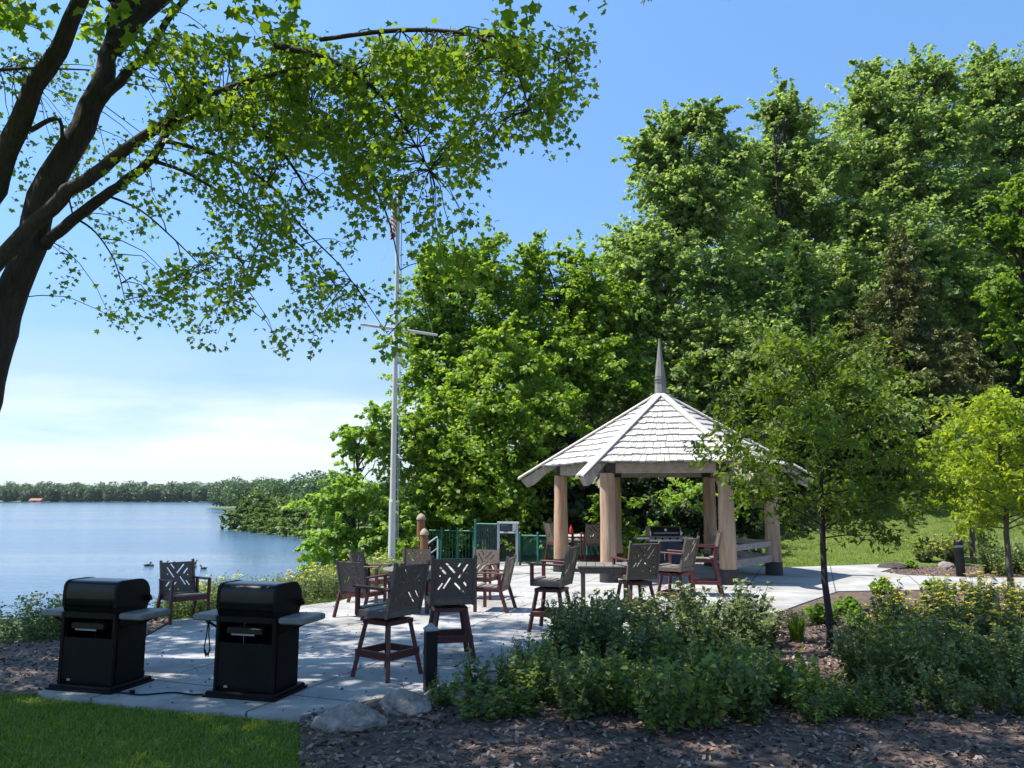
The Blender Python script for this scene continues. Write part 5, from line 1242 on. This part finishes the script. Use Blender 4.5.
far_mass('far_woods', 'tree line on the far shore of the lake behind the orange roof', along((-372, 524), (-95, 466), 150, 40, 5, 11.5) + along((-330, 488), (-100, 462), 110, 6, 3.6, 8.5), 150000, 1.0, 1, L_['far'])
far_mass('far_woods', 'farthest pale low tree line at the left picture edge', along((-900, 870), (-300, 660), 90, 40, 10, 12.5) + along((-250, 700), (200, 700), 60, 60, 12, 15), 60000, 1.6, 2, L_['far'])
far_mass('far_woods', 'wooded second point in the middle distance of the lake', along((-108, 276), (-70, 252), 16, 6, 4, 9) + along((-84, 246), (-42, 172), 22, 10, 4, 8.5) + along((-60, 262), (-20, 190), 22, 30, 5, 8), 70000, .6, 3, L_['far'])
# nearer point: individual trees
def at_px(px, y): return (px - 512) / F * y
for i, (px, y, r_, h) in enumerate([(239, 100, 1.7, 3.4), (250, 101, 2.1, 4.6), (262, 102, 2.4, 5.4), (275, 103, 2.4, 4.9), (286, 100, 2.1, 4.2), (298, 98, 2.2, 4.0), (311, 97, 2.3, 4.2), (323, 95, 2.2, 4.4), (336, 93, 2.4, 5.0), (272, 118, 3.0, 7.4), (290, 120, 3.0, 6.6), (312, 118, 3, 6.2), (335, 115, 3.2, 6.8), (352, 92, 2.6, 5.5), (256, 95, 1.8, 3.0), (270, 91, 1.8, 2.8), (284, 87, 1.8, 2.6), (299, 83, 1.8, 2.6), (316, 79, 1.8, 2.8), (335, 75, 1.8, 3.0)]):
    x = at_px(px, y); zb = min(gz(x, y), WATER + .6); t = thing('bank_tree', 'light green bush tree on the point across the water', 'tree', (x, y, zb), 0, 'bush trees on the near wooded point')
    r_ *= .82; h *= .86
    lob = [((0, 0, h * .5), (r_, r_, h * .48)), ((r_ * .7, -.5, h * .30), (r_ * .7, r_ * .7, h * .32)), ((-r_ * .7, -.6, h * .27), (r_ * .7, r_ * .7, h * .3)), ((0, -1, h * .15), (r_, r_ * .6, h * .2))]
    crown_mesh('crown', 300 + i, lob, 4.5, 34, .42, .27, L_['point'], t, (0, 0, 0))
    q = MB(); q.tube(curve_pts((0, 0, -.2), (.1, 0, h * .6), (.15, 0, 0), 4), [.16, .13, .1, .07, .03], 6); q.build('trunk', M['bark2'], t)
# boathouse
x, y = at_px(42, 474), 474; t = thing('boathouse', 'small boathouse with orange roof on the far shore', 'building', (x, y, WATER - .3)); t.scale = (.85, .8, .62)
q = MB(); q.box((0, 0, 1.1), (7.5, 5, 2.2)); q.build('wall', M['distbox'], t)
q = MB(); q.extrude_x([(-3.3, 2.1), (0, 4.2), (3.3, 2.1)], -4.2, 4.2); q.build('roof', M['rust_roof'], t)
q = MB(); q.box((0, -2.53, .9), (2.4, .06, 1.7)); q.build('door', M['bark2'], t)
# water tower
x, y = at_px(147.5, 900), 900; t = thing('water_tower', 'tiny grey water tower rising above the far tree line', 'water tower', (x, y, -1.5))
q = MB(); q.lathe([(.2, 13.2), (2.2, 14), (3.3, 15.6), (3.3, 17.2), (2.2, 18.8), (.3, 19.5)], n=18); q.build('tank', M['navy'], t)
for k in range(6):
    a = k * math.pi / 3; q = MB(); q.tube([(2.6 * math.cos(a), 2.6 * math.sin(a), 15.2), (3.2 * math.cos(a), 3.2 * math.sin(a), 0)], .22, 5); q.build('leg', M['navy'], t)
q = MB(); q.tube([(0, 0, 14), (0, 0, 0)], .4, 6); q.build('riser', M['navy'], t)
# ducks
def duck():
    bm = bmesh.new(); bmesh.ops.create_uvsphere(bm, u_segments=16, v_segments=12, radius=1)
    for v in bm.verts:
        x_, y_, z_ = v.co; k = (1 - .45 * max(0, -x_)); v.co = (x_ * .22, y_ * .10 * k, z_ * .085 * k + .05 + (.07 * max(0, -x_ - .5)))
    for v in bm.verts: pass
    a = bmesh.ops.create_uvsphere(bm, u_segments=12, v_segments=8, radius=.045)['verts']
    for v in a: v.co += Vector((.21, 0, .20))
    b = bmesh.ops.create_cone(bm, segments=10, radius1=.045, radius2=.03, depth=.16, cap_ends=True)['verts']
    for v in b: v.co = Matrix.Rotation(R(22), 3, 'Y') @ v.co + Vector((.17, 0, .13))
    c = bmesh.ops.create_cone(bm, segments=8, radius1=.02, radius2=.008, depth=.06, cap_ends=True)['verts']
    for v in c: v.co = Matrix.Rotation(R(95), 3, 'Y') @ v.co + Vector((.275, 0, .19))
    me = bpy.data.meshes.new('duck'); bm.to_mesh(me); bm.free(); me.materials.append(M['duck']); me.polygons.foreach_set('use_smooth', [True] * len(me.polygons)); return me
dme = duck(); rg = random.Random(2)
for px, py in [(147, 566), (152, 566), (164, 564.5), (178, 565), (193, 564), (193, 568), (204, 569)]:
    o = bpy.data.objects.new('duck', dme); COL.objects.link(o); o.location = P(px, py, WATER); o.rotation_euler = (0, 0, rg.uniform(-.7, .7) + (3.14 if rg.random() < .5 else 0))
    tag(o, 'small dark duck on the lake behind the lone armchair', 'duck', 'ducks on the lake')
bpy.context.view_layer.update()
ORD = 'first second third fourth fifth sixth seventh eighth ninth tenth eleventh twelfth thirteenth fourteenth fifteenth sixteenth seventeenth eighteenth nineteenth twentieth twenty-first twenty-second twenty-third twenty-fourth twenty-fifth twenty-sixth twenty-seventh twenty-eighth twenty-ninth thirtieth'.split()
same = {}
for o in COL.objects:
    if o.parent is None and o.get('label') and o.get('kind') is None: same.setdefault((o['label'], o.get('group')), []).append(o)
for (lab, gr), os_ in same.items():
    if len(os_) > 1:
        os_.sort(key=lambda o: o.location.x / max(.1, o.location.y))
        for i, o in enumerate(os_):
            o['label'] = lab + (', leftmost' if i == 0 else ', rightmost' if i == len(os_) - 1 else ', %s from the left' % ORD[i])

# ------------------------------------------------------------------ thin summer haze over the lake
q = MB(); q.box((0, 1650, 40), (6400, 3700, 96))
hm = bpy.data.materials.new('haze'); hm.use_nodes = True; t = hm.node_tree; t.nodes.clear()
pv = N(t, 'ShaderNodeVolumePrincipled'); pv.inputs['Density'].default_value = .00008; pv.inputs['Color'].default_value = (.80, .88, .96, 1)
o_ = N(t, 'ShaderNodeOutputMaterial'); t.links.new(pv.outputs[0], o_.inputs['Volume'])
hz = q.build('haze', hm); tag(hz, kind='stuff')
bpy.context.view_layer.update()
